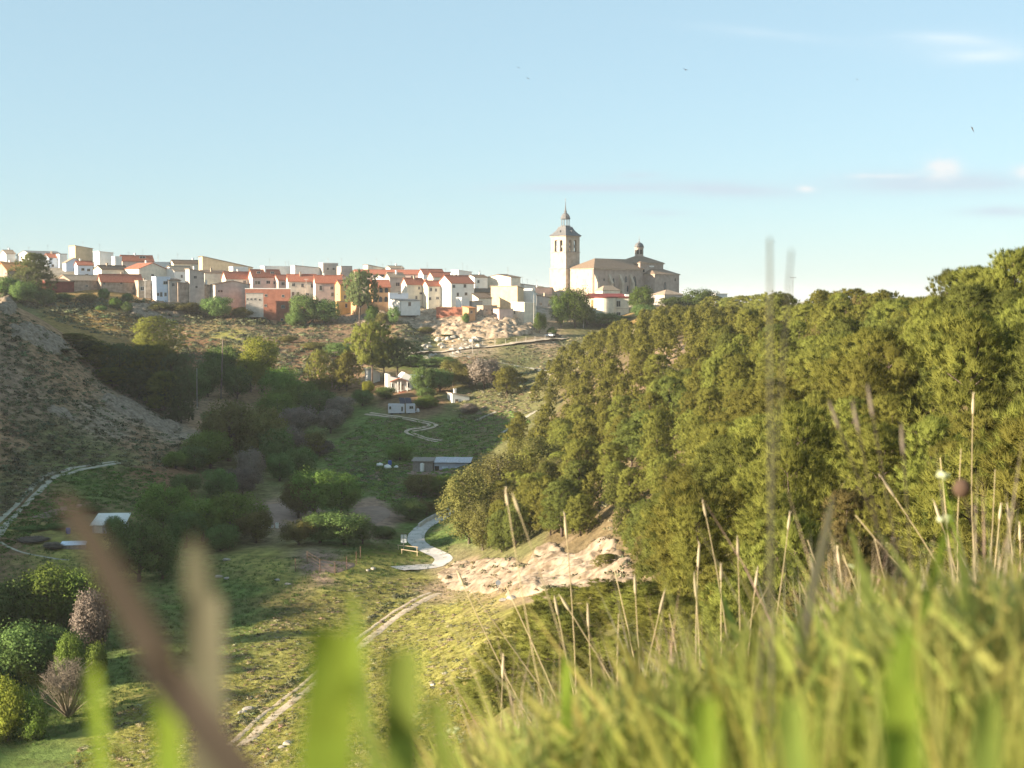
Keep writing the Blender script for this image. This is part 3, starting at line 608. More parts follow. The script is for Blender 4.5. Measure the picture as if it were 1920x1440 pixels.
if rest:
    lo = [pine_crown(500 + i, 9, 2.3, 46, 6, 10, .12, 1.0, .75, .16) for i in range(3)]
    VV = []; NN = []
    for i, (X, Y, h) in enumerate(rest):
        v, n, _ = lo[i % 3]; a = random.uniform(0, 6.28); ca, sa = math.cos(a), math.sin(a); k = h / 9; kw = k * random.uniform(.95, 1.25)
        VV.append(np.stack([(v[:, 0] * ca - v[:, 1] * sa) * kw + X, (v[:, 0] * sa + v[:, 1] * ca) * kw + Y, v[:, 2] * k + float(hg(X, Y)) - .2], 1))
        NN.append(np.stack([n[:, 0] * ca - n[:, 1] * sa, n[:, 0] * sa + n[:, 1] * ca, n[:, 2]], 1))
    tag(link('distant_pinewood', tri_mesh('distant_pinewood', np.concatenate(VV), np.concatenate(NN), M_PINE)), 'the further small pines of the right hillside, merging into one wood', None, None, 'stuff')
# ------------------------------------------------------------------ single trees and bushes of the valley and the village
def T(name, kind, i, px, top, bot, w, mat, label, d=None, cat='tree', group=None, sink=.15):
    mat = M_LEAF_S if (mat is M_LEAF and (d or 0) > 560) else mat; tpl = {'p': PINES, 'b': BROAD, 'f': FINE, 'u': UMB, 'o': POP}[kind]; return tree_px(name, tpl[i % len(tpl)], px, top - (6 if kind == 'b' else 0), bot, w * (1.32 if kind == 'b' else 1.12), label, d, cat, group, mat, sink)  # far village trees take the leaf copy darkened for sun
# the tall olive-leaved trees by the road
for k, (px, top, bot, w, dd) in enumerate([(880,868,1040,105,243),(935,838,1005,120,256),(1000,812,960,110,268),(965,905,1035,90,240),(1045,850,985,90,250),(905,930,1046,70,234)]):
    T('poplar_tree', 'o', k, px, top, bot, w, M_LEAF_O, ['dense olive leaved tree with upright stems beside the concrete road','olive leaved tree second from the road in the clump','broad olive crowned tree topping the clump beside the pines','lower olive tree in front of the broad crowned one','rounded olive tree where the clump meets the pines','small olive tree at the foot of the roadside clump'][k], dd, group='olive leaved trees beside the concrete road')
# village and slope trees
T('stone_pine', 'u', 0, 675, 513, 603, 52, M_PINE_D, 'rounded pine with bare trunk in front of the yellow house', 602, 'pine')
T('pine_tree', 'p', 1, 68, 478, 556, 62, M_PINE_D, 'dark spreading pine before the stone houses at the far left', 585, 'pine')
for k, (px, top, bot, w, d, m, lab) in enumerate([
  (15,520,560,40,575,M_LEAF_D,'dark bush below the leftmost stone houses'),(45,528,566,44,572,M_LEAF_D,'dark rounded tree beneath the far left pine'),(85,540,570,40,578,M_LEAF_D,'low dark tree right of the far left pine'),
  (120,548,572,34,588,M_LEAF_D,'dark shrub below the red walled shed'),(165,548,575,36,590,M_LEAF_O,'brownish shrub on the bank below the long shed'),(195,540,566,24,598,M_LEAF_D,'small dark shrub under the white wall of the red roofed house'),(240,548,566,20,604,M_LEAF_D,'dark shrub left of the blue and white house'),
  (217,558,588,26,585,M_LEAF,'bright green small tree on the bank below the village'),(238,565,592,24,585,M_LEAF_D,'dark shrub right of the bright green small tree'),(190,572,596,24,578,M_LEAF_D,'dark shrub left of the bright green small tree'),
  (408,558,622,54,603,M_LEAF_D,'dark blue green tree on the bank left of the brick building'),(350,570,606,60,604,M_LEAF_O,'brownish scrub tree on the bank below the grey houses'),(455,575,604,50,606,M_LEAF_O,'low scrub below the small grey annex'),(300,572,604,40,600,M_LEAF_O,'scrub bush below the blue and white house'),
  (570,555,606,50,607,M_LEAF_D,'dark green tree right of the tall brick building'),(608,562,606,46,607,M_LEAF_D,'dark green tree left of the yellow house'),(556,580,608,40,604,M_LEAF_D,'dark bush at the foot of the brick building'),
  (738,578,620,22,600,M_LEAF_D,'dark narrow tree on the cliff below the white houses'),(698,575,612,26,603,M_LEAF,'green bush below the balcony house'),(716,590,622,24,601,M_LEAF_O,'brown bush at the cliff foot below the balcony house'),(873,585,604,14,606,M_LEAF_D,'small dark bush below the orange hut'),
  (800,612,634,36,600,M_LEAF_O,'low bush on the rock slope under the red wall'),(840,628,650,40,594,M_LEAF,'green bush on the boulder slope'),(1012,590,622,22,604,M_LEAF,'green bush beside the white corner building'),(1035,612,634,20,606,M_LEAF_D,'dark bush above the parked cars'),
  (640,645,680,50,502,M_LEAF_D,'dark bluish bush on the red slope above the ruined viaduct'),(590,640,665,44,520,M_LEAF_O,'dry bush on the red slope'),(540,628,650,36,545,M_LEAF_O,'dry bush below the brick building'),(495,640,660,30,530,M_LEAF_O,'dry bush behind the yellow green tree')]):
    T('bush' if bot - top < 40 else 'tree', 'b' if bot - top > 30 else 'f', k, px, top, bot, w, m, lab, d, 'tree' if bot - top >= 40 else 'bush')
for k, (px, top, bot, w, d, lab) in enumerate([(1338,557,592,40,545,'small pine on the skyline right of the green church tree'),(1364,559,594,42,520,'second small skyline pine right of the green church tree'),(1392,557,597,46,485,'rounded skyline pine left of the tall blurred stem'),(1418,556,600,50,450,'skyline pine just left of the tall blurred stem'),(1446,551,606,54,410,'skyline pine behind the tall blurred stem'),(1470,553,612,50,380,'skyline pine between the blurred stem and the mast'),(1600,547,660,66,245,'broad pine on the skyline left of the leaning pole'),(1655,548,664,60,230,'skyline pine close left of the leaning pole')]): T('pine_tree', 'p', k, px, top, bot, w, M_PINE, lab, d, 'pine', 'pines of the skyline crest')
# trees by the church
for k, (px, top, bot, w, d, m, lab) in enumerate([
  (1052,548,612,34,625,M_LEAF,'green tree left of the pair in front of the church tower'),(1078,538,615,54,628,M_LEAF,'largest green tree in front of the church tower'),(1100,575,615,34,632,M_LEAF_D,'darker green tree beside the lamp post below the church'),
  (1203,540,612,46,628,M_LEAF,'green tree right of the white curved building'),(1207,575,618,40,622,M_LEAF_D,'lower green tree below the curved building'),(1262,560,585,44,646,M_LEAF,'green bush in front of the church garage'),
  (1312,543,590,60,640,M_LEAF,'green tree right of the church against the sky'),(1130,590,612,60,636,M_LEAF_D,'dark hedge below the curved white building'),(1165,597,612,40,640,M_LEAF_D,'dark hedge right of the first one under the curved building')]):
    T('tree', 'b', k, px, top, bot, w, m, lab, d, 'tree' if k < 7 else 'hedge')
# left middle distance
T('pine_tree', 'p', 3, 288, 597, 680, 66, M_PINE, 'solitary sunlit pine on the terraces above the dark grove', 500, 'pine')
grove = []; GL = 'dark pine in the shaded grove on the left hillside'
for k, (px, top, bot, w, d) in enumerate([(140,625,690,50,400),(165,640,720,60,398),(195,648,745,60,396),(225,648,760,56,394),(250,655,765,56,396),(275,650,775,60,394),(300,655,785,60,392),(328,668,790,50,388),(210,690,770,54,388),(262,695,775,54,388),(310,700,790,50,384),(340,715,805,40,378),(150,690,735,50,385),(120,690,725,36,380),(176,640,700,44,410),(345,668,760,40,410)]):
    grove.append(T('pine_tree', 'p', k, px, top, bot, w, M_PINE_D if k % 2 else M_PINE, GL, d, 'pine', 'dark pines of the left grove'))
tell_apart(grove)
for k, (px, top, bot, w, d, m, kd, lab) in enumerate([
  (492,627,742,62,440,M_LEAF_Y,'b','tall yellow green tree catching the sun in mid valley'),(470,660,745,50,436,M_LEAF_Y,'b','yellow green tree left of the tallest one'),(528,690,755,60,425,M_LEAF,'b','green tree at the foot of the yellow green trees'),
  (600,660,735,38,440,M_PINE,'p','sunlit pine left of the wooden pole in mid valley'),(650,662,730,34,440,M_PINE,'p','small sunlit pine right of the wooden pole'),(636,672,735,24,442,M_PINE,'p','slim pine close to the wooden pole'),
  (698,610,748,66,436,M_PINE,'u','tallest stone pine beside the white farmhouse'),(745,640,748,56,440,M_PINE_D,'u','dark stone pine shading the white farmhouse'),(720,650,742,50,446,M_PINE_D,'u','dark pine between the two stone pines'),
  (420,650,740,60,440,M_LEAF_D,'b','dark tree beside the tall leaning pole'),(390,675,750,50,420,M_LEAF_D,'b','dark round tree left of the leaning pole'),(370,690,760,40,405,M_LEAF_D,'b','dark tree right of the shaded grove'),(445,690,755,50,424,M_LEAF_D,'b','dark tree below the yellow green tree'),
  (560,720,775,70,420,M_LEAF,'b','dull green bush below the ruined viaduct'),(600,735,790,60,410,M_LEAF_D,'b','dark thicket under the viaduct'),(640,745,795,50,405,M_LEAF_G,'b','bare purplish bush left of the caravan'),(520,735,790,70,400,M_LEAF,'b','green thicket in mid valley'),(560,765,815,60,385,M_LEAF_G,'b','grey bare thicket in mid valley'),(680,735,765,40,418,M_LEAF_D,'b','dark shrub below the stone pines'),
  (690,712,750,26,432,M_LEAF_Y,'f','small bright green shrub under the tall stone pine'),(725,728,758,36,422,M_LEAF_D,'b','dark green shrub below the farmhouse porch'),
  (795,688,745,46,424,M_LEAF_D,'b','dark tree hiding the right wing of the farmhouse'),(825,695,742,50,428,M_LEAF_D,'b','dark tree right of the farmhouse'),(850,678,740,44,436,M_LEAF_O,'b','brownish tree behind the small hut'),(800,730,750,36,418,M_LEAF_D,'b','low dark shrub below the farmhouse wing'),(800,742,775,50,410,M_LEAF,'f','green shrubs right of the caravan'),
  (908,672,752,60,430,M_LEAF_G,'b','greyish bare tree left of the first hillside pines'),(880,690,748,40,434,M_LEAF_O,'b','olive tree right of the small hut'),(950,690,756,40,420,M_PINE,'p','lone pine standing out left of the hillside pinewood'),(880,755,785,36,402,M_LEAF_G,'f','bare grey shrub in front of the small hut'),
  (770,668,690,60,470,M_LEAF_D,'b','dark green bushes on the bank behind the farmhouse'),(830,672,694,50,472,M_LEAF_D,'b','dark bushes below the village road'),
  (430,752,900,105,330,M_LEAF_O,'b','big olive brown tree in mid valley'),(495,765,905,90,328,M_LEAF_O,'b','olive brown tree right of the biggest one'),(395,810,910,85,318,M_LEAF,'b','green tree at the left foot of the big olive brown tree'),(365,835,915,60,312,M_LEAF_D,'b','dark green tree left of the big olive brown tree'),(470,840,925,50,300,M_LEAF_G,'b','dark bare tree under the big olive brown tree'),(540,800,900,60,345,M_LEAF_G,'b','grey leafless tree right of the olive brown trees'),(575,815,885,70,350,M_LEAF_O,'b','brownish thicket right of the olive brown trees'),(620,770,815,50,385,M_LEAF_G,'b','purplish bare thicket above the green meadow'),(525,850,935,50,310,M_LEAF_D,'b','dark tree at the edge of the bare plot'),
  (520,800,905,60,322,M_LEAF_D,'b','dark thicket between the olive brown trees'),(560,840,930,60,316,M_LEAF_D,'b','dark thicket right of the bare tree'),(600,830,880,50,352,M_LEAF_G,'b','grey thicket at the meadow edge'),(455,880,960,60,292,M_LEAF_G,'b','bare grey thicket under the big trees'),(410,880,965,60,286,M_LEAF_D,'b','dark tree above the meadow row'),(350,890,965,60,284,M_LEAF_D,'b','dark tree left of the bare thicket'),(330,850,910,44,306,M_LEAF,'b','green bush at the end of the hillside track'),(480,790,850,60,352,M_LEAF_D,'b','dark thicket behind the olive brown trees'),(440,760,830,50,368,M_LEAF_G,'b','grey thicket behind the biggest olive brown tree'),(400,770,840,44,366,M_LEAF_D,'b','dark thicket below the grove rocks'),
  (590,878,985,95,272,M_LEAF,'b','round green tree between the two bare plots'),(640,890,985,70,276,M_LEAF,'b','green tree right of the round one between the plots'),(560,905,985,60,270,M_LEAF_O,'b','thin brownish tree on the left bare plot'),
  (600,965,1040,70,243,M_LEAF_D,'b','dark green tree in front of the bare plots'),(645,960,1038,80,243,M_LEAF_D,'b','darkest wide tree in front of the right bare plot'),(560,975,1036,60,240,M_LEAF_O,'b','olive bush left of the darkest wide tree'),(680,975,1030,40,246,M_LEAF_D,'b','dark bush right of the darkest wide tree'),
  (305,908,1000,95,250,M_LEAF,'b','bright green tree behind the white roofed shed'),(262,975,1106,100,218,M_LEAF_D,'b','dark green tree right of the white roofed shed'),(305,1000,1098,66,220,M_LEAF_D,'b','dark tree behind the blurred grey stem'),(380,930,1040,90,245,M_LEAF,'b','dull green tree in the row by the meadow'),(440,925,1040,90,248,M_LEAF,'b','dull green tree in the middle of the meadow row'),(480,960,1042,60,244,M_LEAF_O,'b','olive tree at the right of the meadow row'),(350,960,1042,60,240,M_LEAF_D,'b','dark tree low in the meadow row'),(415,985,1046,60,238,M_LEAF_D,'b','dark low tree in front of the meadow row'),
  (790,890,945,60,300,M_LEAF_O,'b','brown rounded bush left of the roadside clump'),(750,835,870,44,342,M_LEAF,'b','green shrub left of the corrugated shed'),(825,895,945,50,300,M_LEAF,'b','green shrub below the corrugated shed'),(770,940,985,60,276,M_LEAF_D,'b','dark thicket between right plot and road'),(720,985,1010,50,256,M_LEAF_D,'f','low dark bramble right of the darkest wide tree'),(800,940,975,50,282,M_LEAF_O,'b','olive bush above the road bend'),
  (60,985,1010,60,246,M_LEAF_D,'f','dark hedge left of the white roofed shed'),(105,980,1005,50,248,M_LEAF_D,'f','dark hedge beside the blue barrel'),(60,1010,1040,70,240,M_LEAF_G,'f','bare purple bramble patch left of the pale sheet'),(100,1015,1040,40,236,M_LEAF_G,'f','bare bramble in front of the pale sheet'),(170,945,970,50,262,M_LEAF_D,'f','dark bush behind the white roofed shed')]):
    T('bush' if bot - top < 36 or kd == 'f' else ('pine_tree' if kd in 'pu' else 'tree'), kd, k, px, top, bot, w, m, lab, d, 'bush' if bot - top < 36 or kd == 'f' else ('pine' if kd in 'pu' else 'tree'))
# near left: shrubs at the bottom of the slope
for k, (px, top, bot, w, d, m, kd, lab) in enumerate([
  (30,1085,1190,110,186,M_LEAF_D,'f','dark green shrub at the left edge below the track'),(95,1058,1180,140,190,M_LEAF,'f','fresh green shrub left of the blurred brown stem'),(158,1062,1195,104,190,M_LEAF,'f','upright green shrub behind the blurred brown stem'),
  (40,1165,1290,130,168,M_LEAF_D,'f','large dark green shrub at the left edge'),(110,1170,1275,100,170,M_LEAF_D,'f','dark shrub right of the large one at the left edge'),(170,1105,1215,80,180,M_LEAF_G,'f','brownish half bare shrub beside the blurred brown stem'),
  (130,1185,1255,60,166,M_LEAF,'f','light green sapling behind the bare bush'),(180,1200,1250,44,166,M_LEAF,'f','small light green sapling right of the bare bush'),
  (15,1265,1400,90,150,M_LEAF_Y,'f','sunlit yellow green shrub at the bottom left edge'),(62,1300,1385,60,150,M_LEAF,'f','green shrub between the sunlit one and the bare bush'),
  (215,965,1000,40,248,M_LEAF_D,'f','dark shrub touching the right end of the white roofed shed')]):
    T('bush', kd, k, px, top, bot, w, m, lab, d, 'bush')
g = ground(128, 1345); s = g.y / F
o = empty('bare_bush', g, .6, 'pale grey bare bush of fine twigs at the lower left', 'bush')
link('twigs', TWIGS[0], o, scale=(120 * s / 4, 120 * s / 4, 112 * s / 3)); link('twigs', TWIGS[1], o, scale=(110 * s / 4, 110 * s / 4, 105 * s / 3))
# pines and broom at the foot of the near slope, right of the grass
for k, (px, top, bot, w, d, m, kd, lab) in enumerate([
  (1075,1110,1215,150,112,M_PINE,'p','low bushy pine below the pale rock spur'),(1010,1140,1260,130,106,M_PINE,'p','broad low pine left of the one below the rock spur'),(1150,1105,1210,120,104,M_PINE,'p','low pine at the right foot of the rock spur'),(960,1200,1330,120,100,M_PINE,'p','bushy pine half hidden by the foreground grass tips'),
  (1060,1180,1300,150,92,M_PINE,'p','wide low pine just behind the dry grass'),(920,1270,1390,110,96,M_PINE,'p','leftmost low pine at the edge of the foreground grass'),(1210,1120,1230,120,92,M_PINE,'p','low pine behind the dry stalks'),(1140,1045,1085,38,182,M_PINE,'p','small round pine growing on the pale rock spur'),(1255,1120,1260,130,80,M_PINE,'p','bushy pine behind the dry stalks left of middle'),(1310,1140,1300,150,66,M_PINE,'p','near bushy pine right behind the dry grass tufts'),(1190,1195,1310,110,76,M_PINE,'p','low pine below the rock face foot'),(1120,1240,1350,120,70,M_PINE,'p','low pine whose top shows between the grass tips'),(1030,1285,1400,110,78,M_PINE,'p','low pine hidden by the left grass tips')]):
    T('low_pine', kd, k + 2, px, top, bot, w, m, lab, d, 'pine')
# ------------------------------------------------------------------ uncountable ground cover: grass tussocks and low scrub
def tuft_tpl(seed, n, L, wd, spread):
    r = np.random.default_rng(seed); c = np.zeros((n, 3)); c[:, :2] = r.normal(0, .2, (n, 2))
    d = unit(np.column_stack([r.normal(0, spread, (n, 2)), np.ones(n)])); Ln = L * r.uniform(.5, 1.2, (n, 1)); sd = unit(np.cross(d, r.normal(0, 1, (n, 3)))) * wd * .5
    return np.stack([c - sd, c + sd, c + d * Ln], 1).reshape(-1, 3), np.repeat(unit(d + np.array([0, 0, .8]) + c * 1.5), 3, 0)
def clump_tpl(seed, n, size):
    r = np.random.default_rng(seed); u = unit(r.normal(0, 1, (n, 3))); u[:, 2] = np.abs(u[:, 2]); q = r.uniform(.5, 1, (n, 1))
    c = u * q * np.array([.5, .5, .42]); fn = unit(u + r.normal(0, .6, (n, 3))); a = unit(np.cross(fn, r.normal(0, 1, (n, 3)))); b = np.cross(fn, a)
    return np.stack([c - a * size * .5, c + a * size * .5, c + b * size + u * size * .5], 1).reshape(-1, 3), np.repeat(unit(u + np.array([0, 0, .3])), 3, 0)
def scatter(name, tpls, pos, smin, smax, mat, label, tint=.25, zs=1.0):
    VV = []; NN = []; CC = []
    for i, (v, n) in enumerate(tpls):
        p = pos[i::len(tpls)]
        if len(p) == 0: continue
        a = rng.uniform(0, 6.283, len(p)); s = rng.uniform(0, 1, len(p)) ** 2 * (smax - smin) + smin; ca = (np.cos(a))[:, None]; sa = (np.sin(a))[:, None]; sz = s * zs * rng.uniform(.75, 1.25, len(p))
        X = (v[None, :, 0] * ca - v[None, :, 1] * sa) * s[:, None] + p[:, :1]; Yv = (v[None, :, 0] * sa + v[None, :, 1] * ca) * s[:, None] + p[:, 1:2]; Z = v[None, :, 2] * sz[:, None] + p[:, 2:3] - .05 * s[:, None]
        VV.append(np.stack([X, Yv, Z], -1).reshape(-1, 3)); NN.append(np.stack([n[None, :, 0] * ca - n[None, :, 1] * sa, n[None, :, 0] * sa + n[None, :, 1] * ca, np.repeat(n[None, :, 2], len(p), 0)], -1).reshape(-1, 3))
        t = rng.uniform(1 - tint, 1 + tint, (len(p), 1)) * np.array([1, 1, 1]) * (1 + rng.normal(0, tint * .3, (len(p), 3))); CC.append(np.repeat(t, len(v), 0))
    me = tri_mesh(name, np.concatenate(VV), np.concatenate(NN), mat); C = np.concatenate(CC)
    at = me.attributes.new('tint', 'FLOAT_COLOR', 'POINT'); at.data.foreach_set('color', np.hstack([C, np.ones((len(C), 1))]).astype(np.float32).ravel())
    return tag(link(name, me), label, None, None, 'stuff')
M_GR_L = mat_leaf('meadow_grass_blades', (.30,.31,.055), .4, .2, .0, attr='tint', c2=(.38,.34,.09), nscale=.25)
M_GR_D = mat_leaf('lush_grass_blades', (.15,.23,.06), .3, .3, .0, attr='tint', nscale=.2)
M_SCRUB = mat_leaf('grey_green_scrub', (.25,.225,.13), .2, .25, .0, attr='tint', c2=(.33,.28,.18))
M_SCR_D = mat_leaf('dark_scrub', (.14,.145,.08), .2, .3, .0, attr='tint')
M_DRYG = mat_leaf('dry_gold_grass', (.34,.24,.085), .3, .2, .0, attr='tint')
TU = [tuft_tpl(i, 22, .42, .05, .55) for i in range(4)]; CL = [clump_tpl(i, 34, .22) for i in range(4)]
LIT = [(800,1085),(930,1120),(940,1180),(900,1300),(860,1440),(280,1440),(120,1440),(200,1350),(300,1300),(420,1200),(560,1130),(700,1085)]
scatter('meadow_grass', TU, sample_poly(LIT, 12000), .5, 1.3, M_GR_L, 'short yellow green grass covering the sunlit slope', zs=.55)
scatter('grey_scrub', CL, sample_poly(LIT, 2300), .4, 1.3, M_SCRUB, 'low greyish shrublets dotted over the sunlit slope', zs=.5)
scatter('dark_scrub', CL, sample_poly(LIT, 70), .5, 1.1, M_SCR_D, 'dark shrublets dotted over the sunlit slope', zs=.9)
VAL = [(0,1010),(230,1060),(420,1040),(560,1045),(740,1000),(850,960),(840,1060),(700,1085),(560,1130),(420,1200),(300,1300),(200,1350),(60,1400),(0,1400)]
scatter('valley_grass', TU, sample_poly(VAL, 6500), .5, 1.3, M_GR_D, 'lush dark green grass of the shaded valley floor')
MID = [(600,850),(700,780),(820,790),(960,770),(1000,790),(900,860),(850,960),(740,950),(640,900)]
scatter('valley_grass', CL, sample_poly(MID, 2600), .7, 2.2, M_GR_D, 'rank green growth in the middle of the valley', zs=.6)
scatter('dry_scrub', CL, sample_poly(MID, 500), .8, 2.4, M_SCRUB, 'dry brownish shrublets in the middle of the valley', zs=.6)
HILL = [(0,575),(40,590),(135,645),(200,700),(330,790),(350,850),(300,890),(200,868),(110,885),(0,970)]
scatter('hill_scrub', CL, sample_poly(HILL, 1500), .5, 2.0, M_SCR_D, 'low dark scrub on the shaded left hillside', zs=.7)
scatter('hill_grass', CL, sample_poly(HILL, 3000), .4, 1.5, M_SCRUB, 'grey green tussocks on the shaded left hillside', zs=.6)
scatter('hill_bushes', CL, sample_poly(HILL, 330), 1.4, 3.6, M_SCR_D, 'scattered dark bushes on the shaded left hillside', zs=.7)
TRK = np.array([p for a, b in zip(((790,1113),(752,1132),(712,1160),(680,1184),(648,1210),(606,1244),(566,1278),(524,1308),(482,1342),(440,1378)), ((752,1132),(712,1160),(680,1184),(648,1210),(606,1244),(566,1278),(524,1308),(482,1342),(440,1378),(400,1412))) for p in [(a[0] + (b[0] - a[0]) * t + random.gauss(0, 5), a[1] + (b[1] - a[1]) * t + random.gauss(0, 4)) for t in np.linspace(0, 1, 26)]]); X_, Y_, Z_ = ground_many(TRK[:, 0] - 12, TRK[:, 1] - 4)
scatter('track_bank_shade', CL, np.stack([X_, Y_, Z_], 1), .5, 1.3, M_SCR_D, 'dark scrub clumps standing in for bank shade left of the lit track', zs=.7)  # dark clumps added where the bank step lies in shade
LOW = [(0,985),(110,890),(220,872),(330,890),(260,960),(180,950),(60,1000),(0,1040)]
scatter('valley_grass', CL, sample_poly(LOW, 1400), .5, 1.6, M_GR_D, 'green rough growth below the left hillside track', zs=.6)
BANK = [(100,575),(330,600),(640,610),(760,600),(800,640),(760,680),(700,700),(560,710),(430,720),(330,660),(150,620),(70,590)]
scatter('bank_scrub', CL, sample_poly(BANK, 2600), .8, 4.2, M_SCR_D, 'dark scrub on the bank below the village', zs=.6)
scatter('bank_grass', CL, sample_poly(BANK, 1600), .6, 2.4, M_SCRUB, 'dry tussocks on the bank below the village', zs=.5)
VB = [(0,548),(120,560),(300,562),(460,585),(640,598),(640,612),(460,612),(300,605),(150,590),(0,570)]
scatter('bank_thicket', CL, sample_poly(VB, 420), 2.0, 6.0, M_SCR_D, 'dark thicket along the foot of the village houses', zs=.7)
scatter('gold_grass', TU, sample_poly([(80,588),(250,592),(330,605),(300,625),(160,612)], 1100), 1.0, 2.6, M_DRYG, 'dry golden grass on the sunlit terrace left', zs=.8)
scatter('bank_scrub', CL, sample_poly([(1030,640),(1110,625),(1150,640),(1100,690),(1040,720),(1000,700)], 420), .8, 2.6, M_SCRUB, 'dry scrub on the slope below the church trees', zs=.6)
scatter('bank_scrub', CL, sample_poly([(860,740),(960,700),(1010,720),(1015,770),(900,800),(850,775)], 520), .7, 2.2, M_SCRUB, 'dry scrub on the slope left of the hillside pinewood', zs=.6)
RSL = [(760,690),(880,660),(1060,640),(1080,660),(1000,700),(960,760),(880,700)]
scatter('bank_scrub', CL, sample_poly(RSL, 900), .8, 2.4, M_SCR_D, 'dark scrub below the village road', zs=.6)
CLF = [(770,590),(860,590),(1000,610),(1010,632),(900,648),(780,640)]
scatter('bank_scrub', CL, sample_poly(CLF, 380), .8, 2.4, M_SCR_D, 'dark scrub in the cracks of the village cliff', zs=.6)
UND = sample_poly([(960,760),(1060,660),(1240,620),(1500,620),(1900,700),(1900,1100),(1300,1150),(1150,1010),(1000,880)], 1500)
scatter('wood_undergrowth', CL, UND, .6, 1.8, M_SCRUB, 'dry undergrowth between the hillside pines', zs=.5)
# ------------------------------------------------------------------ the village
def wallmat(name, c, v=.12, stain=None): return mat_noise(name, tuple(x * (1 - v) for x in c), tuple(min(x * (1 + v), .9) for x in c), .55, .9, bump=.15, c3=stain, detail=7)
WM = {'W': wallmat('white_plaster', (.74,.72,.68), .08), 'C': wallmat('cream_plaster', (.70,.63,.51)), 'O': wallmat('ochre_plaster', (.52,.41,.27)), 'T': wallmat('tan_rubble', (.42,.33,.25), .3), 'K': wallmat('red_brick', (.36,.15,.1), .15),
      'G': wallmat('grey_render', (.42,.38,.34), .15), 'P': wallmat('pink_plaster', (.66,.48,.41)), 'Y': wallmat('yellow_plaster', (.62,.42,.17)), 'N': wallmat('orange_plaster', (.52,.3,.16)), 'B': wallmat('blue_and_shaded_white_plaster', (.62,.68,.78), .06),  # B: real pale blue plaster, also a shade tint on white walls
      'R': wallmat('brown_rubble', (.36,.28,.22), .3), 'D': wallmat('dark_red_wall', (.2,.06,.05), .2)}
def roofmat(name, a, b, c): return mat_noise(name, a, b, 1.6, .85, bump=.5, c3=c, detail=8, stretch=(3, 1, 1))
RM = {'R': roofmat('red_roof_tiles', (.32,.105,.065), (.46,.185,.115), (.3,.2,.15)), 'D': roofmat('dark_roof_tiles', (.12,.085,.06), (.22,.16,.115), (.28,.22,.16)), 'P': roofmat('pale_roof_tiles', (.26,.19,.13), (.42,.33,.25), (.2,.15,.1)),
      'O': roofmat('orange_roof_tiles', (.5,.2,.07), (.62,.3,.12), (.4,.18,.08)), 'W': WM['W'], 'B': WM['B'], 'M': roofmat('maroon_roof', (.15,.03,.03), (.2,.05,.045), (.17,.04,.04)), 'G': roofmat('grey_roof', (.2,.19,.18), (.3,.29,.27), (.25,.22,.2))}
M_GLASS = mat_noise('dark_window_glass', (.02,.022,.025), (.05,.055,.06), 1.0, .15, spec=.5)
M_FRAME = mat_noise('window_frame', (.42,.38,.34), (.52,.48,.44), 2.0, .6)
M_DOOR = mat_noise('wooden_door', (.09,.05,.03), (.15,.085,.05), 2.0, .6)
M_METAL = mat_noise('grey_metal', (.2,.2,.2), (.3,.3,.3), 2.0, .5, metal=.5)
def win_mesh(name, glass):
    mb = MB(); t = .09
    mb.box(-.5, .5, -.02, .02, t, 1 - t, 1)
    mb.box(-.5, -.5 + t, -.06, .02, 0, 1).box(.5 - t, .5, -.06, .02, 0, 1).box(-.5 + t, .5 - t, -.055, .02, 1 - t, 1).box(-.58, .58, -.1, .02, -.03, t)
    mb.box(-.03, .03, -.045, 0, t, 1 - t)
    return mb.mesh(name, [M_FRAME, glass])
WIN = win_mesh('window_mesh', M_GLASS); DOOR = win_mesh('door_mesh', M_DOOR)
ARCH = MB()
ap = [(-.5, 0)] + [(.5, 0)] + [(.5 * math.cos(math.pi * k / 8), .6 + .4 * math.sin(math.pi * k / 8)) for k in range(9)]
ARCH.extr(ap, 'y', -.05, .05, 0); ARCH = ARCH.mesh('arch_opening_mesh', [M_GLASS])
def antenna_mesh(seed):
    r = random.Random(seed); mb = MB(); h = r.uniform(2.6, 4.6); mb.tube([(0, 0, -.3), (0, 0, h)], .045, 4)
    for k in range(3): mb.tube([(-.5 + .12 * k, .1 * k, h - .15 - .35 * k), (.5 - .12 * k, -.1 * k, h - .15 - .35 * k)], .03, 4)
    mb.tube([(0, -.6, h - .5), (0, .6, h - .4)], .03, 4); return mb.mesh('antenna_mesh', M_METAL)
ANT = [antenna_mesh(i) for i in range(4)]
NH = [0]
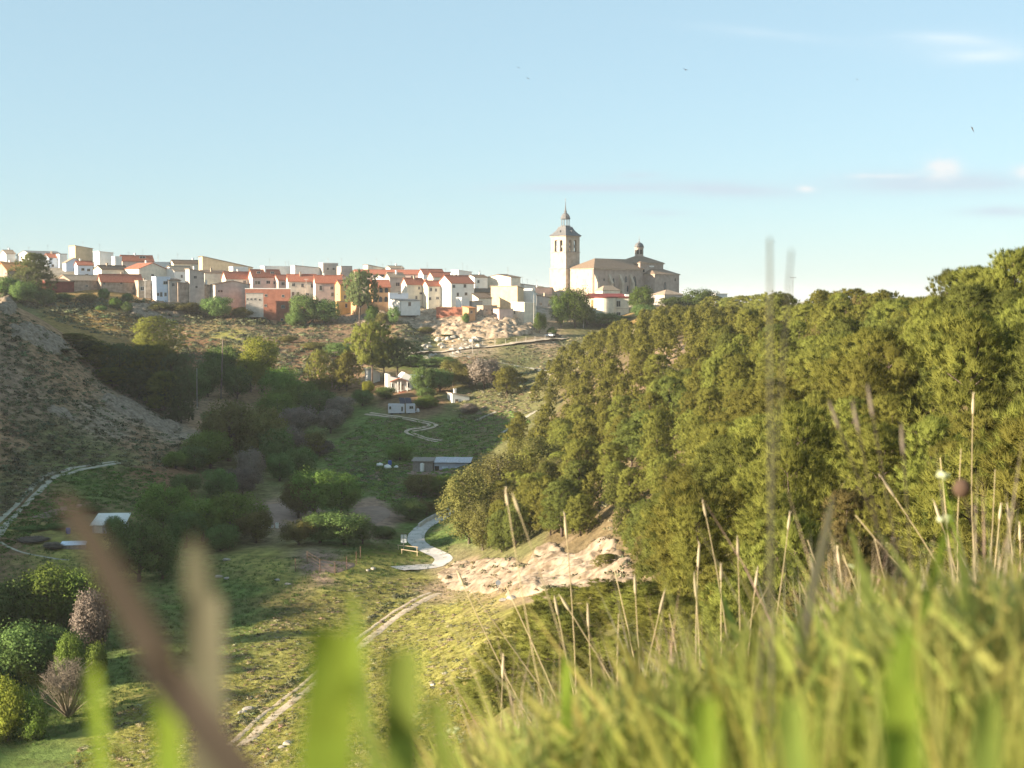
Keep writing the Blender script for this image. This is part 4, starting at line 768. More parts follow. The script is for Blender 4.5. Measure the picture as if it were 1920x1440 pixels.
def house(label, x0, xc, x1, yb, ye, d, roof, rise, wall, rc, wins=(), yaw=34, cat='house', wall2=None, chim=None, ant=0, dep=None, name='house', found=4.0, group='houses of the hilltop village'):
    """x0 xc x1: photo columns of the left end, the near corner and the right end; yb ye: rows of foot and eaves at the near corner"""
    s = d / F; a = R_(yaw); w = max((x1 - xc) * s / math.cos(a), 1.0); D = dep or max((xc - x0) * s / math.sin(a), 5.0)
    o = empty(name, P(xc, yb, d), a, label, cat, group); h = (yb - ye) * s; r = rise * s; e = .35; t = .22
    wm = WM[wall]; rm = RM[rc]; mb = MB(); rf = MB()
    rg = r
    if roof == 'F':
        mb.box(0, w, 0, D, -found, h); rf.box(-.08, w + .08, -.08, D + .08, h + .003, h + .35)
    elif roof == 'S':
        mb.extr([(0, -found), (D, -found), (D, h), (D / 2, h + rg), (0, h)], 'x', 0, w)
        k = rg / (D / 2)
        rf.slab([(-e, -e, h - e * k + t), (w + e, -e, h - e * k + t), (w + e, D / 2, h + rg + t), (-e, D / 2, h + rg + t)], t - .01)
        rf.slab([(-e, D / 2 + .003, h + rg + t), (w + e, D / 2 + .003, h + rg + t), (w + e, D + e, h - e * k + t), (-e, D + e, h - e * k + t)], t - .01)
    elif roof == 'G':
        mb.extr([(0, -found), (w, -found), (w, h), (w / 2, h + rg), (0, h)], 'y', 0, D)
        k = rg / (w / 2)
        rf.slab([(-e, -e, h - e * k + t), (w / 2, -e, h + rg + t), (w / 2, D + e, h + rg + t), (-e, D + e, h - e * k + t)], t - .01)
        rf.slab([(w / 2 + .003, -e, h + rg + t), (w + e, -e, h - e * k + t), (w + e, D + e, h - e * k + t), (w / 2 + .003, D + e, h + rg + t)], t - .01)
    elif roof == 'M':
        mb.extr([(0, -found), (D, -found), (D, h + rg), (0, h)], 'x', 0, w); k = rg / D
        rf.slab([(-e, -e, h - e * k + t), (w + e, -e, h - e * k + t), (w + e, D + e, h + rg + e * k + t), (-e, D + e, h + rg + e * k + t)], t - .01)
    elif roof == 'R':
        mb.extr([(0, -found), (w, -found), (w, h), (0, h + rg)], 'y', 0, D); k = rg / w
        rf.slab([(-e, -e, h + rg + e * k + t), (w + e, -e, h - e * k + t), (w + e, D + e, h - e * k + t), (-e, D + e, h + rg + e * k + t)], t - .01)
    elif roof == 'H':
        mb.box(0, w, 0, D, -found, h); q = min(w, D) / 2; z = h + t
        A, B, Cc, Dd = (-e, -e, z), (w + e, -e, z), (w + e, D + e, z), (-e, D + e, z)
        if w >= D: r1, r2 = (q, D / 2, z + rg), (w - q + .01, D / 2, z + rg); fs = [(A, B, r2, r1), (B, Cc, r2), (Cc, Dd, r1, r2), (Dd, A, r1)]
        else: r1, r2 = (w / 2, q, z + rg), (w / 2, D - q, z + rg); fs = [(A, B, r1), (B, Cc, r2, r1), (Cc, Dd, r2), (Dd, A, r1, r2)]
        for f in fs: rf.add(f, [tuple(range(len(f)))])
        rf.box(-e + .02, w + e - .02, -e + .02, D + e - .02, h + .004, z - .002)
    mb.obj('wall', wm, o); rf.obj('roof', rm, o)
    if roof == 'S' and rc in 'RODP':
        rd = MB(); rd.tube([(-e, D / 2, h + rg + t + .02), (w + e, D / 2, h + rg + t + .02)], .16, 6); rd.obj('ridge_tiles', rm, o)
    for q in wins:
        px, py, pw, ph = q[:4]; kind = q[4] if len(q) > 4 else 'w'
        u = (px - xc) / max(x1 - xc, 1) * w; v = (yb - py) * s
        if kind == 'l':     # on the sunlit left face
            f = min(max((xc - px) / max(xc - x0, 1), .1), .9); lo = link('window', WIN, o, (-.01, f * D, v - ph * s / 2), -math.pi / 2, (pw * s / math.sin(a), 1, ph * s)); continue
        me = {'w': WIN, 'd': DOOR, 'a': ARCH}[kind]
        link({'w': 'window', 'd': 'door', 'a': 'arched_opening'}[kind], me, o, (u, -.012, v - ph * s / 2), 0, (pw * s / math.cos(a), 1, ph * s))
    NH[0] += 1; rr = random.Random(NH[0])
    if chim or (chim is None and rc in 'RDPO' and rr.random() < .6):
        cx, cy = w * rr.uniform(.2, .8), D * rr.uniform(.35, .65); zt = h + rg + 1.1
        c = MB(); c.box(cx - .35, cx + .35, cy - .35, cy + .35, h, zt).box(cx - .43, cx + .43, cy - .43, cy + .43, zt + .002, zt + .18); c.obj('chimney', WM['W'] if rr.random() < .6 else WM['T'], o)
    for k in range(ant): link('antenna', ANT[(NH[0] + k) % 4], o, (w * rr.uniform(.15, .85), D * rr.uniform(.3, .7), h + rg * .6), rr.uniform(0, 3))
    return o
H = house
# back rows along the skyline
H('small white cottage at the far left end of the skyline', -12, 12, 26, 500, 476, 720, 'S', 7, 'W', 'P', ant=1)
H('long white gabled house with a wide grey roof at the far left', 20, 60, 104, 505, 478, 715, 'S', 8, 'W', 'G', yaw=50, ant=2)
H('white house with a red roof strip behind the far left pine', 74, 92, 108, 520, 483, 690, 'S', 7, 'B', 'R', [(98,498,4,5)])  # B plaster puts shade into this white wall
H('narrow brown and white block left of the ochre tall house', 100, 112, 124, 515, 477, 690, 'F', 0, 'W', 'G')
H('tallest ochre block on the left skyline with a flat top', 120, 142, 169, 510, 466, 700, 'R', 5, 'O', 'P', ant=1)
H('white gable shaded house under the tall ochre block', 118, 124, 150, 520, 493, 670, 'G', 9, 'B', 'P', [(138,505,4,5)])  # shade of the white gable is in its bluish plaster
H('shaded white house with grey shutters and a bit of red roof', 142, 146, 170, 522, 497, 655, 'S', 7, 'B', 'R', [(154,505,5,5),(163,506,5,5),(160,516,5,5)])  # white wall tinted bluish for its shade
H('tall plain white block with a sunlit left side', 168, 187, 209, 520, 474, 690, 'R', 2, 'W', 'W', ant=1)
H('lower white block right of the tall plain white one', 205, 216, 227, 520, 482, 685, 'F', 0, 'W', 'W')
H('house with a red roof above a pink wall on the left skyline', 224, 230, 280, 515, 489, 705, 'S', 10, 'P', 'R', [(262,482,10,4)], ant=2)
H('low white house behind the red roofs', 268, 276, 320, 510, 492, 720, 'F', 0, 'W', 'W', ant=2)
H('pale house with brown tiles right of the pink walled one', 318, 326, 384, 515, 494, 715, 'S', 6, 'C', 'D', ant=2)
H('large ochre gable with a long brown roof sloping right', 376, 380, 468, 520, 501, 700, 'R', 20, 'O', 'D', dep=14, chim=False, yaw=20)
H('white box house in front of the long brown roof', 432, 437, 462, 520, 501, 688, 'F', 0, 'W', 'W')
H('long low white house behind the dormer roof', 488, 496, 548, 520, 500, 715, 'F', 0, 'W', 'W', ant=3)
H('white shed with a grey roof right of the long low white house', 545, 553, 596, 520, 502, 715, 'R', 4, 'W', 'G', ant=1)
H('tall grey block with a brown side on the middle skyline', 596, 606, 632, 520, 494, 720, 'F', 0, 'G', 'W', [(614,504,4,5),(624,504,4,5)], ant=1)
H('smaller grey block right of the tall grey one', 632, 640, 659, 520, 500, 716, 'F', 0, 'G', 'G', ant=1)
H('very long red roofed building on the middle skyline', 658, 668, 792, 528, 514, 700, 'S', 8, 'P', 'R', [(700,518,4,4),(720,518,4,4),(745,519,4,4),(770,519,4,4)], yaw=14, ant=3)
H('brown roofed house peeping over the very long red roof', 684, 690, 722, 515, 503, 730, 'R', 6, 'C', 'D', ant=1)
H('small white house over the right end of the very long roof', 728, 732, 756, 515, 503, 730, 'S', 4, 'W', 'P', ant=1)
H('red roof stepping down behind the white gables', 784, 794, 832, 530, 514, 690, 'S', 9, 'W', 'R', ant=2)
H('second red roof behind the large white gable', 805, 812, 848, 535, 519, 675, 'S', 8, 'C', 'R', ant=1)
H('white flat house above the large white gable', 846, 860, 884, 530, 510, 700, 'R', 3, 'W', 'W', ant=2)
H('white house with a brown tiled roof right of the large gable', 874, 890, 914, 540, 520, 680, 'S', 4, 'W', 'D', [(897,528,4,6)], ant=1)
H('wide cream gable with a brown roof falling to the right', 910, 958, 976, 545, 520, 680, 'S', 5, 'C', 'D', yaw=50, chim=False, ant=2)
H('white house end left of the church tower', 972, 982, 1004, 548, 536, 690, 'R', 3, 'W', 'P', ant=2)
H('low pinkish house beside the church tower', 998, 1004, 1036, 552, 540, 700, 'F', 0, 'P', 'P', ant=1)
# middle rows
H('low tan house with an orange roof under the far left pine', -20, 14, 48, 536, 507, 602, 'S', 14, 'R', 'O', [(12,513,3,5,'l'),(26,528,4,6),(34,514,4,4)], found=5, yaw=45)
H('long brown shed with a pale tiled roof at the left', 94, 132, 192, 552, 526, 606, 'S', 10, 'R', 'P', [(155,536,4,4)], yaw=48, chim=False)
H('low dark red walled shed left of the long brown one', 80, 86, 130, 546, 528, 600, 'M', 5, 'D', 'D', chim=False)
H('small cream house with a grey brown roof at mid left', 170, 191, 230, 525, 505, 640, 'S', 7, 'C', 'D', yaw=48)
H('sunlit white house with a red roof and grey gable at the left', 226, 261, 300, 530, 504, 642, 'G', 11, 'C', 'R', [(280,516,4,5)], yaw=52)
H('long red roofed house with white and rubble walls at the left', 184, 190, 256, 558, 528, 612, 'S', 13, 'R', 'R', [(195,531,4,7),(222,531,4,4),(253,530,3,7)])
H('grey rubble annex beside the blue and white house', 254, 260, 280, 562, 527, 616, 'F', 0, 'T', 'P', [(266,541,6,8)])
H('blue and white house with two rows of windows', 280, 293, 316, 560, 520, 615, 'F', 0, 'B', 'B', [(308,530,7,6),(296,552,4,6),(301,552,4,9),(308,552,4,7)])
H('dull grey house right of the blue and white one', 314, 317, 336, 562, 526, 617, 'M', 3, 'G', 'D', [(324,534,5,7)])
H('white gabled house with weathered tiles above the grey houses', 300, 327, 358, 530, 508, 650, 'S', 9, 'W', 'P', [(338,518,3,6)], yaw=48)
H('tall narrow grey house with a single upper window', 350, 356, 380, 558, 510, 620, 'R', 5, 'G', 'P', [(365,520,6,6),(367,538,4,5)])
H('broad brown rubble house low in the middle left', 330, 334, 404, 566, 536, 618, 'R', 6, 'R', 'P', [(366,541,4,5)], dep=9)
H('pale flat wall house under the long brown roof', 378, 384, 424, 535, 512, 655, 'M', 5, 'C', 'D')
H('grey house with a brown mono roof left of the brick building', 396, 404, 462, 572, 534, 622, 'G', 7, 'G', 'D', [(412,546,10,5)])
H('small light blue box house behind the brick building', 432, 437, 460, 552, 536, 640, 'F', 0, 'B', 'B', [(450,543,5,5)])
H('red roofed cream house behind the blue box', 418, 424, 470, 545, 522, 650, 'S', 12, 'C', 'R', [(435,528,4,5),(455,528,5,5)])
H('pink house with a dormered red roof above the brick building', 466, 474, 522, 550, 519, 652, 'S', 13, 'P', 'R', [(482,530,10,7),(500,529,7,6),(512,530,7,6),(484,511,6,4),(507,511,6,4)])
H('red roofed house right of the dormered pink one', 518, 522, 545, 545, 525, 655, 'S', 9, 'P', 'R', [(530,532,6,6)])
H('large red brick building with a white parapet', 452, 460, 543, 604, 542, 612, 'F', 0, 'K', 'W', [(498,554,5,5),(529,555,5,5),(497,573,5,5),(529,575,7,6),(527,600,5,5)], yaw=10, dep=14, found=6)
H('low grey concrete annex with four little windows', 455, 461, 493, 577, 551, 604, 'F', 0, 'G', 'G', [(464,561,4,4),(471,561,4,4),(478,561,4,4),(486,562,4,4)], dep=5, yaw=10)
H('long cream house with a red roof right of the brick building', 534, 541, 592, 562, 527, 640, 'S', 12, 'C', 'R', [(550,534,6,6),(566,535,5,7),(583,536,5,7),(549,551,5,8,'d'),(558,551,4,8,'d'),(575,552,6,5)], yaw=20)
H('pink house with a long red roof beside the cream one', 586, 592, 640, 560, 530, 636, 'S', 13, 'P', 'R', [(601,540,5,10),(621,540,6,6),(622,552,5,8,'d')], yaw=20)
H('pink gable with a red roof behind the yellow house', 626, 632, 652, 540, 524, 655, 'G', 8, 'P', 'R')
H('yellow house with a corner turret', 631, 638, 664, 568, 534, 628, 'S', 8, 'Y', 'R', [(646,541,5,9),(647,557,6,7),(634,552,3,5,'l')])
H('lower yellow house at the cliff edge', 626, 632, 672, 590, 566, 622, 'F', 0, 'Y', 'P', [(648,573,4,8),(629,573,3,8,'l'),(664,572,4,6)])
H('orange house with two storeys of arched balconies', 690, 699, 731, 572, 538, 622, 'S', 12, 'N', 'R', [(704,544,6,9,'a'),(714,544,6,9,'a'),(724,544,6,9,'a'),(703,561,6,10,'a'),(713,561,6,10,'a'),(723,561,6,10,'a')], yaw=20)
H('small orange lean-to below the rounded pine', 664, 668, 698, 582, 567, 618, 'M', 4, 'N', 'O', [(690,577,5,7),(675,574,6,5)])
H('white round topped house behind the balcony house', 694, 724, 732, 545, 524, 650, 'S', 8, 'W', 'D', yaw=60)
H('shaded grey house with a white bay window', 726, 731, 758, 548, 520, 640, 'S', 8, 'G', 'P', [(745,533,8,8)])
H('white terrace house below the bay window house', 726, 730, 764, 576, 550, 624, 'F', 0, 'B', 'W', [(748,549,5,5)])
H('low white shed with a dark door on the cliff edge', 730, 752, 786, 574, 564, 610, 'M', 3, 'W', 'G', [(767,570,5,8,'d')], yaw=40, chim=False)
H('cream house with a red roof and white buttress strips', 756, 763, 795, 572, 533, 630, 'S', 11, 'C', 'R', [(785,540,4,6),(780,558,4,7),(788,550,5,4)])
H('cream red roofed house with rows of shaded windows', 796, 803, 832, 574, 536, 630, 'S', 9, 'C', 'R', [(808,543,4,7),(817,544,4,6),(806,560,5,6),(820,559,6,5)])
H('slim white lit house between the two cream red roofed ones', 786, 794, 803, 572, 530, 640, 'G', 5, 'W', 'R', [(797,560,3,6)])
H('large white house with a tall sunlit gable and red roof', 820, 846, 888, 576, 531, 628, 'S', 14, 'W', 'R', [(851,537,5,6),(871,536,5,7),(858,552,4,7),(873,551,5,6),(861,568,4,7,'d')], yaw=40)
H('small white block in front of the large white house', 862, 866, 880, 574, 559, 616, 'F', 0, 'W', 'W')
H('brown house with a tiled roof right of the large white one', 884, 890, 924, 566, 548, 640, 'S', 6, 'T', 'D', [(902,558,5,5)])
H('little cream house with brown tiles before the stone ruin', 892, 897, 922, 576, 559, 622, 'M', 8, 'C', 'D', chim=False)
H('grey rubble shed right of the red brick wall', 880, 886, 904, 582, 566, 618, 'F', 0, 'G', 'P', chim=False)
H('tall windowless tan stone house', 920, 970, 982, 585, 541, 628, 'R', 4, 'O', 'P', yaw=58, chim=False, found=8)
H('sunlit white wing behind the tan stone house', 972, 998, 1006, 585, 551, 634, 'R', 8, 'W', 'W', yaw=58)
H('tan and grey corner house above the road', 958, 983, 1005, 610, 568, 616, 'F', 0, 'C', 'W', [(965,586,3,6,'l')], yaw=48, found=6)
H('shaded grey house in the gap left of the church trees', 1000, 1006, 1040, 600, 560, 660, 'R', 6, 'G', 'D', [(1014,570,6,6),(1030,572,6,6),(1016,588,6,10,'d')])
H('pale ruined wall house on the rocks', 900, 906, 932, 592, 574, 612, 'F', 0, 'T', 'P', [(912,582,5,5),(923,582,5,5)], chim=False)
H('low pink walled terrace on the rocks', 932, 936, 962, 594, 580, 610, 'F', 0, 'P', 'P', chim=False)
H('small orange hut standing on the cliff edge', 875, 879, 891, 590, 578, 606, 'M', 3, 'N', 'O', [(884,585,4,5,'d')], chim=False, name='hut', cat='hut')
H('small distant white building right of the church trees', 1336, 1342, 1366, 566, 551, 665, 'M', 3, 'W', 'W', chim=False, group=None)
# walls
w = MB(); a = P(818, 588, 612); b = P(882, 588, 612); w.box(0, (b - a).length, 0, .5, -2, 2.6).box(-.05, (b - a).length + .05, -.06, .56, 2.603, 2.78); tag(w.obj('garden_wall', WM['K'], None, a), 'long red brick wall along the top of the pale cliff', 'wall')
# ------------------------------------------------------------------ the stone church
M_STONE = mat_noise('pale_church_stone', (.39,.31,.235), (.55,.46,.36), .5, .9, bump=.35, c3=(.3,.2,.13), detail=8, bscale=1.4)
M_STONE2 = mat_noise('brown_church_stone', (.33,.255,.21), (.46,.37,.31), .45, .9, bump=.35, c3=(.27,.2,.165), detail=8, bscale=1.2)
M_SLATE = mat_noise('grey_slate', (.10,.10,.105), (.19,.185,.185), 1.2, .6, bump=.2, stretch=(1, 1, 3))
M_TILE = roofmat('old_church_tiles', (.19,.13,.09), (.31,.225,.16), (.36,.28,.2))
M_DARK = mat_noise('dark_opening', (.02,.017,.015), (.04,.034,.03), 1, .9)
ch = empty('church', P(1113, 562, 690), R_(45), 'stone church with a slate topped bell tower and a small cupola', 'church')
nw, nd, nh = 35.5, 16.1, 14.7
MB().box(0, nw, 0, nd, -6, nh).obj('nave_wall', M_STONE2, ch)
MB().box(-.35, -.02, .4, nd - .2, -6, nh - .02).obj('west_wall', M_STONE, ch)
MB().box(-.6, nw + .3, -.55, nd + .3, nh + .003, nh + .45).obj('cornice', M_STONE, ch)
z0 = nh + .47; rf = MB(); A, B, C_, D_ = (-.8, -.8, z0), (nw + 2, -.8, z0), (nw + 2, nd + .8, z0), (-.8, nd + .8, z0); r1, r2 = (9.9, nd / 2, z0 + 5.2), (nw + 2, nd / 2, z0 + 5.2)
for f in ((A, B, r2, r1), (C_, D_, r1, r2), (D_, A, r1), (B, C_, r2), (D_, C_, B, A)): rf.add(f, [tuple(range(len(f)))])
rf.obj('nave_roof', M_TILE, ch)
for x in (1.2, 11.5, 19.5, 27.5):
    b = MB(); b.box(x - .8, x + .8, -2.2, -.02, -6, 8.2); b.add([(x - .8, -2.2, 8.2), (x + .8, -2.2, 8.2), (x + .8, -.02, 8.2), (x - .8, -.02, 8.2), (x - .8, -.02, 12.6), (x + .8, -.02, 12.6)], [(0, 1, 5, 4), (0, 4, 3), (1, 2, 5)]); b.obj('buttress', M_STONE, ch)
def arch(x, y, z, w, h, par, rz=0.0, nm='arched_window'): return link(nm, ARCH, par, (x, y, z), rz, (w, 1, h))
for x, z, w, h in ((14.6, 5.6, 1.3, 5), (24.0, 8.6, 1.6, 3.0), (25.3, 4, 1.0, 3), (30.4, 3.6, 3.0, 8.2), (7.6, 9.2, .8, 1.2)): arch(x, -.04, z, w, h, ch)
# crossing block and cupola
cx0, cx1, cy0, cy1, chh = 35.6, 54, .6, 17.4, 18.0
MB().box(cx0, cx1, cy0, cy1, -6, chh).obj('crossing_wall', M_STONE2, ch)
MB().box(cx0 - .45, cx1 + .45, cy0 - .45, cy1 + .45, chh + .003, chh + .5).obj('crossing_cornice', M_STONE, ch)
def pyramid(x0, x1, y0, y1, z, ap, nm, mat, par):
    m = MB(); q = [(x0, y0, z), (x1, y0, z), (x1, y1, z), (x0, y1, z), ap]; m.add(q, [(0, 1, 4), (1, 2, 4), (2, 3, 4), (3, 0, 4), (3, 2, 1, 0)]); return m.obj(nm, mat, par)
mx, my = (cx0 + cx1) / 2, (cy0 + cy1) / 2
pyramid(cx0 - .9, cx1 + .9, cy0 - .9, cy1 + .9, chh + .52, (mx, my, chh + 4.9), 'crossing_roof', M_TILE, ch)
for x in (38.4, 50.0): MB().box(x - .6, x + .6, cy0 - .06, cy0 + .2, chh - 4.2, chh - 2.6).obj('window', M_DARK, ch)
MB().box(42.8, 46.6, cy0 - .07, cy0 + .1, chh - 1.5, chh - .8).obj('stone_plaque', WM['W'], ch)
zt = chh + 3.0
cu = MB().lathe([(2.45, zt), (2.45, zt + 1.2), (2.15, zt + 1.25), (2.15, zt + 5.2), (2.5, zt + 5.3), (2.5, zt + 5.7)], (mx, my), 8).obj('cupola_drum', M_STONE2, ch)
for k in range(8):
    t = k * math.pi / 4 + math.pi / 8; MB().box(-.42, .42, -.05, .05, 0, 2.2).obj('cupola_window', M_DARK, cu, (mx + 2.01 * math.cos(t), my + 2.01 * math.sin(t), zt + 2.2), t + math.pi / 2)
MB().lathe([(2.4 * math.cos(k * .245), zt + 5.72 + 2.5 * math.sin(k * .245)) for k in range(6)] + [(.35, zt + 8.25), (.3, zt + 8.8)], (mx, my), 16).obj('cupola_dome', M_SLATE, ch, smooth=True)
MB().tube([(mx, my, zt + 8.6), (mx, my, zt + 9.6), (mx, my, zt + 11.6)], [.14, .1, .05], 5).lathe([(.05, zt + 9.3), (.32, zt + 9.6), (.05, zt + 9.95)], (mx, my), 8).box(mx - .45, mx + .45, my - .05, my + .05, zt + 10.9, zt + 11.02).obj('finial_cross', M_METAL, ch)
# side chapel right of the crossing
px0, px1, py0, py1, ph = 38.6, 58.2, -6.4, 6, 12.4
MB().box(px0, px1, py0, py1, -6, ph).obj('chapel_wall', M_STONE2, ch)
MB().box(px0 - .4, px1 + .4, py0 - .4, py1 + .3, ph + .003, ph + .4).obj('chapel_cornice', M_STONE, ch)
m = MB(); e = .7; q = [(px0 - e, py0 - e, ph + .42), (px1 + e, py0 - e, ph + .42), (px1 + e, py1 + e, ph + .42), (px0 - e, py1 + e, ph + .42), (44.5, .8, ph + 3.4), (54.5, .8, ph + 3.2)]
m.add(q, [(0, 1, 5, 4), (1, 2, 5), (2, 3, 4, 5), (3, 0, 4), (3, 2, 1, 0)]); m.obj('chapel_roof', M_TILE, ch)
arch(46.8, py0 - .04, 3.6, 1.7, 5.4, ch); MB().box(54.5, 55.3, py0 - .06, py0 + .1, ph - 3, ph - 1.6).obj('window', M_DARK, ch)
# bell tower
tx0, tx1, ty0, ty1 = -2.2, 7.8, 16.3, 26.3
MB().box(tx0 - .35, tx1 + .35, ty0 - .35, ty1 + .35, -6, 15).obj('tower_base', M_STONE, ch)
MB().box(tx0 - .6, tx1 + .6, ty0 - .6, ty1 + .6, 15.003, 15.55).obj('string_course', M_STONE2, ch)
MB().box(tx0, tx1, ty0, ty1, 15.553, 23.2).obj('tower_shaft', M_STONE, ch)
MB().box(tx0 - .25, tx1 + .25, ty0 - .25, ty1 + .25, 23.203, 23.6).obj('string_course', M_STONE2, ch)
# belfry stage with real openings: corner and middle piers, lintel above
bz0, bz1 = 23.603, 31.0
bel = MB(); wdt = tx1 - tx0
piers = [(0, 2.3), (4.15, 5.85), (7.7, 10.0)]
for a0, a1 in piers:
    bel.box(tx0 + a0, tx0 + a1, ty0 + .02, ty0 + 1.3, bz0, 29.4).box(tx0 + a0, tx0 + a1, ty1 - 1.3, ty1 - .02, bz0, 29.4)
for a0, a1 in [(4.15, 5.85)]:
    bel.box(tx0 + .02, tx0 + 1.3, ty0 + a0, ty0 + a1, bz0, 29.4).box(tx1 - 1.3, tx1 - .02, ty0 + a0, ty0 + a1, bz0, 29.4)
bel.box(tx0 + .02, tx0 + 1.3, ty0 + 1.303, ty0 + 2.3, bz0, 29.4).box(tx0 + .02, tx0 + 1.3, ty0 + 7.7, ty1 - 1.303, bz0, 29.4).box(tx1 - 1.3, tx1 - .02, ty0 + 1.303, ty0 + 2.3, bz0, 29.4).box(tx1 - 1.3, tx1 - .02, ty0 + 7.7, ty1 - 1.303, bz0, 29.4)
bel.box(tx0 + .01, tx1 - .01, ty0 + .01, ty1 - .01, 29.403, bz1)
for c0 in (2.3, 5.85):          # arch heads and parapets in each opening
    for k in range(4):
        hgt = .9 * (1 - (1 - (k + .5) / 4) ** 2) ** .5; st = .925 / 4
        for m0 in (c0 + k * st, c0 + 1.85 - (k + 1) * st):
            bel.box(tx0 + m0, tx0 + m0 + st, ty0 + .1, ty0 + 1.2, 28.45 + hgt, 29.401).box(tx0 + .1, tx0 + 1.2, ty0 + m0, ty0 + m0 + st, 28.45 + hgt, 29.401)
            bel.box(tx1 - 1.2, tx1 - .1, ty0 + m0, ty0 + m0 + st, 28.45 + hgt, 29.401).box(tx0 + m0, tx0 + m0 + st, ty1 - 1.2, ty1 - .1, 28.45 + hgt, 29.401)
bel.obj('belfry', M_STONE, ch)
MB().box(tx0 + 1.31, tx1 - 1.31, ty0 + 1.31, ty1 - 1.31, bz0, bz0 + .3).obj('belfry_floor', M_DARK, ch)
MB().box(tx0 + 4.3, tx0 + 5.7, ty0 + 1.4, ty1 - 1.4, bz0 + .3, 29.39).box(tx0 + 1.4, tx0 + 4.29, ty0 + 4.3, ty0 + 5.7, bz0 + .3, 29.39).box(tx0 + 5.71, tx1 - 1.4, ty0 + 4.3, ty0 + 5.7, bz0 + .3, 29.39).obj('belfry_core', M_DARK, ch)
for bx, by in ((tx0 + 3.2, ty0 + .9), (tx0 + 6.8, ty0 + .9), (tx0 + .9, ty0 + 3.2), (tx0 + .9, ty0 + 6.8)):
    MB().lathe([(.62, 25.6), (.5, 26.0), (.38, 26.7), (.2, 27.0), (.06, 27.1), (.06, 28.4)], (bx, by), 10).obj('bell', M_METAL, ch, smooth=True)
MB().box(tx0 - .4, tx1 + .4, ty0 - .4, ty1 + .4, bz1 + .003, bz1 + .45).obj('tower_cornice', M_STONE, ch)
tmx, tmy = (tx0 + tx1) / 2, (ty0 + ty1) / 2
rt = MB(); hp = [(5.9, 31.46), (4.6, 32.6), (3.4, 34.0), (2.7, 35.3), (2.4, 36.0)]
rt.lathe([(r * 1.414, z) for r, z in hp], (tmx, tmy), 4, rot=math.pi / 4); rt.obj('tower_roof', M_SLATE, ch)
for dx, dy in ((0, -1), (-1, 0), (1, 0), (0, 1)):      # little round dormers on the roof
    x, y = tmx + dx * 4.0, tmy + dy * 4.0; MB().lathe([(.6, 0), (.6, 1.1), (.3, 1.6), (.02, 1.7)], (0, 0), 8).obj('roof_dormer', M_SLATE, ch, (x, y, 32.6))
MB().lathe([(2.5, 36.0), (2.5, 36.5), (2.3, 36.6)], (tmx, tmy), 8).obj('lantern_base', M_SLATE, ch)
for k in range(8):
    t = k * math.pi / 4 + .39; MB().tube([(tmx + 1.95 * math.cos(t), tmy + 1.95 * math.sin(t), 36.5), (tmx + 1.95 * math.cos(t), tmy + 1.95 * math.sin(t), 39.7)], .2, 6).obj('lantern_column', M_SLATE, ch)
MB().lathe([(2.3, 39.7), (2.5, 39.9), (2.4, 40.1), (2.1, 41.2), (1.5, 42.2), (.7, 42.9), (.55, 43.4), (.65, 43.7), (.38, 44.2), (.22, 46), (.08, 48)], (tmx, tmy), 8).obj('lantern_roof', M_SLATE, ch)
MB().lathe([(.05, 47.9), (.3, 48.15), (.05, 48.4)], (tmx, tmy), 8).tube([(tmx, tmy, 48), (tmx, tmy, 50.2)], .07, 5).box(tmx - .5, tmx + .5, tmy - .06, tmy + .06, 49.3, 49.45).obj('tower_cross', M_METAL, ch)
# small sacristy, curved parish building, garage in front of the church
H('small hip roofed sacristy in front of the church nave', 1118, 1130, 1164, 560, 545, 672, 'H', 9, 'C', 'P', cat='outbuilding', name='sacristy', chim=False, group=None)
H('low grey garage with a brown hip roof in front of the chapel', 1224, 1246, 1284, 572, 553, 660, 'H', 9, 'G', 'P', [(1262,562,3,6)], cat='outbuilding', name='garage', chim=False, group=None)
s = 648 / F; o = empty('parish_building', P(1100, 598, 648), R_(8), 'white parish building with a curved wall and maroon roof', 'building')
ft = [(0, 0), (3.2, -.6)] + [(3.2 + 10.4 * k / 10, -.6 - 3.0 * math.sin(math.pi * (k / 10) ** .9)) for k in range(1, 10)] + [(13.6, .4), (19.6, .4), (19.6, 11), (0, 11)]
MB().prism(ft, -4, 9.6).obj('wall', WM['C'], o); MB().prism([(x * 1.0 + (-.4 if x < 1 else .4 if x > 19 else 0), y - (.5 if y < 2 else -.4)) for x, y in ft], 9.603, 10.1).obj('roof', RM['M'], o)
MB().add([(-.3, -.3, 10.1), (19.8, -.3, 10.1), (19.8, 11, 10.1), (-.3, 11, 10.1), (2, 5.5, 11.6), (17.5, 5.5, 11.6)], [(0, 1, 5, 4), (1, 2, 5), (2, 3, 4, 5), (3, 0, 4)]).obj('roof_ridge', RM['M'], o)
MB().box(2.0, 3.0, -.56, -.3, 4.2, 8.6).obj('slit_window', WM['Y'], o)
for x, y, z, w_, h_ in ((1.9, -.43, .6, .9, 1.2), (10.7, -3.0, .2, 1.0, 1.6), (14.8, .36, 5.4, 2.0, 3.0), (14.9, .36, 1.6, 2.0, 1.5)): link('window', WIN, o, (x, y, z), 0, (w_, 1, h_))
MB().box(13.7, 19.5, .28, .38, 4.6, 4.8).obj('string_course', WM['T'], o); MB().box(18.0, 19.7, .2, 2.0, 9.61, 11.2).obj('chimney', WM['W'], o)
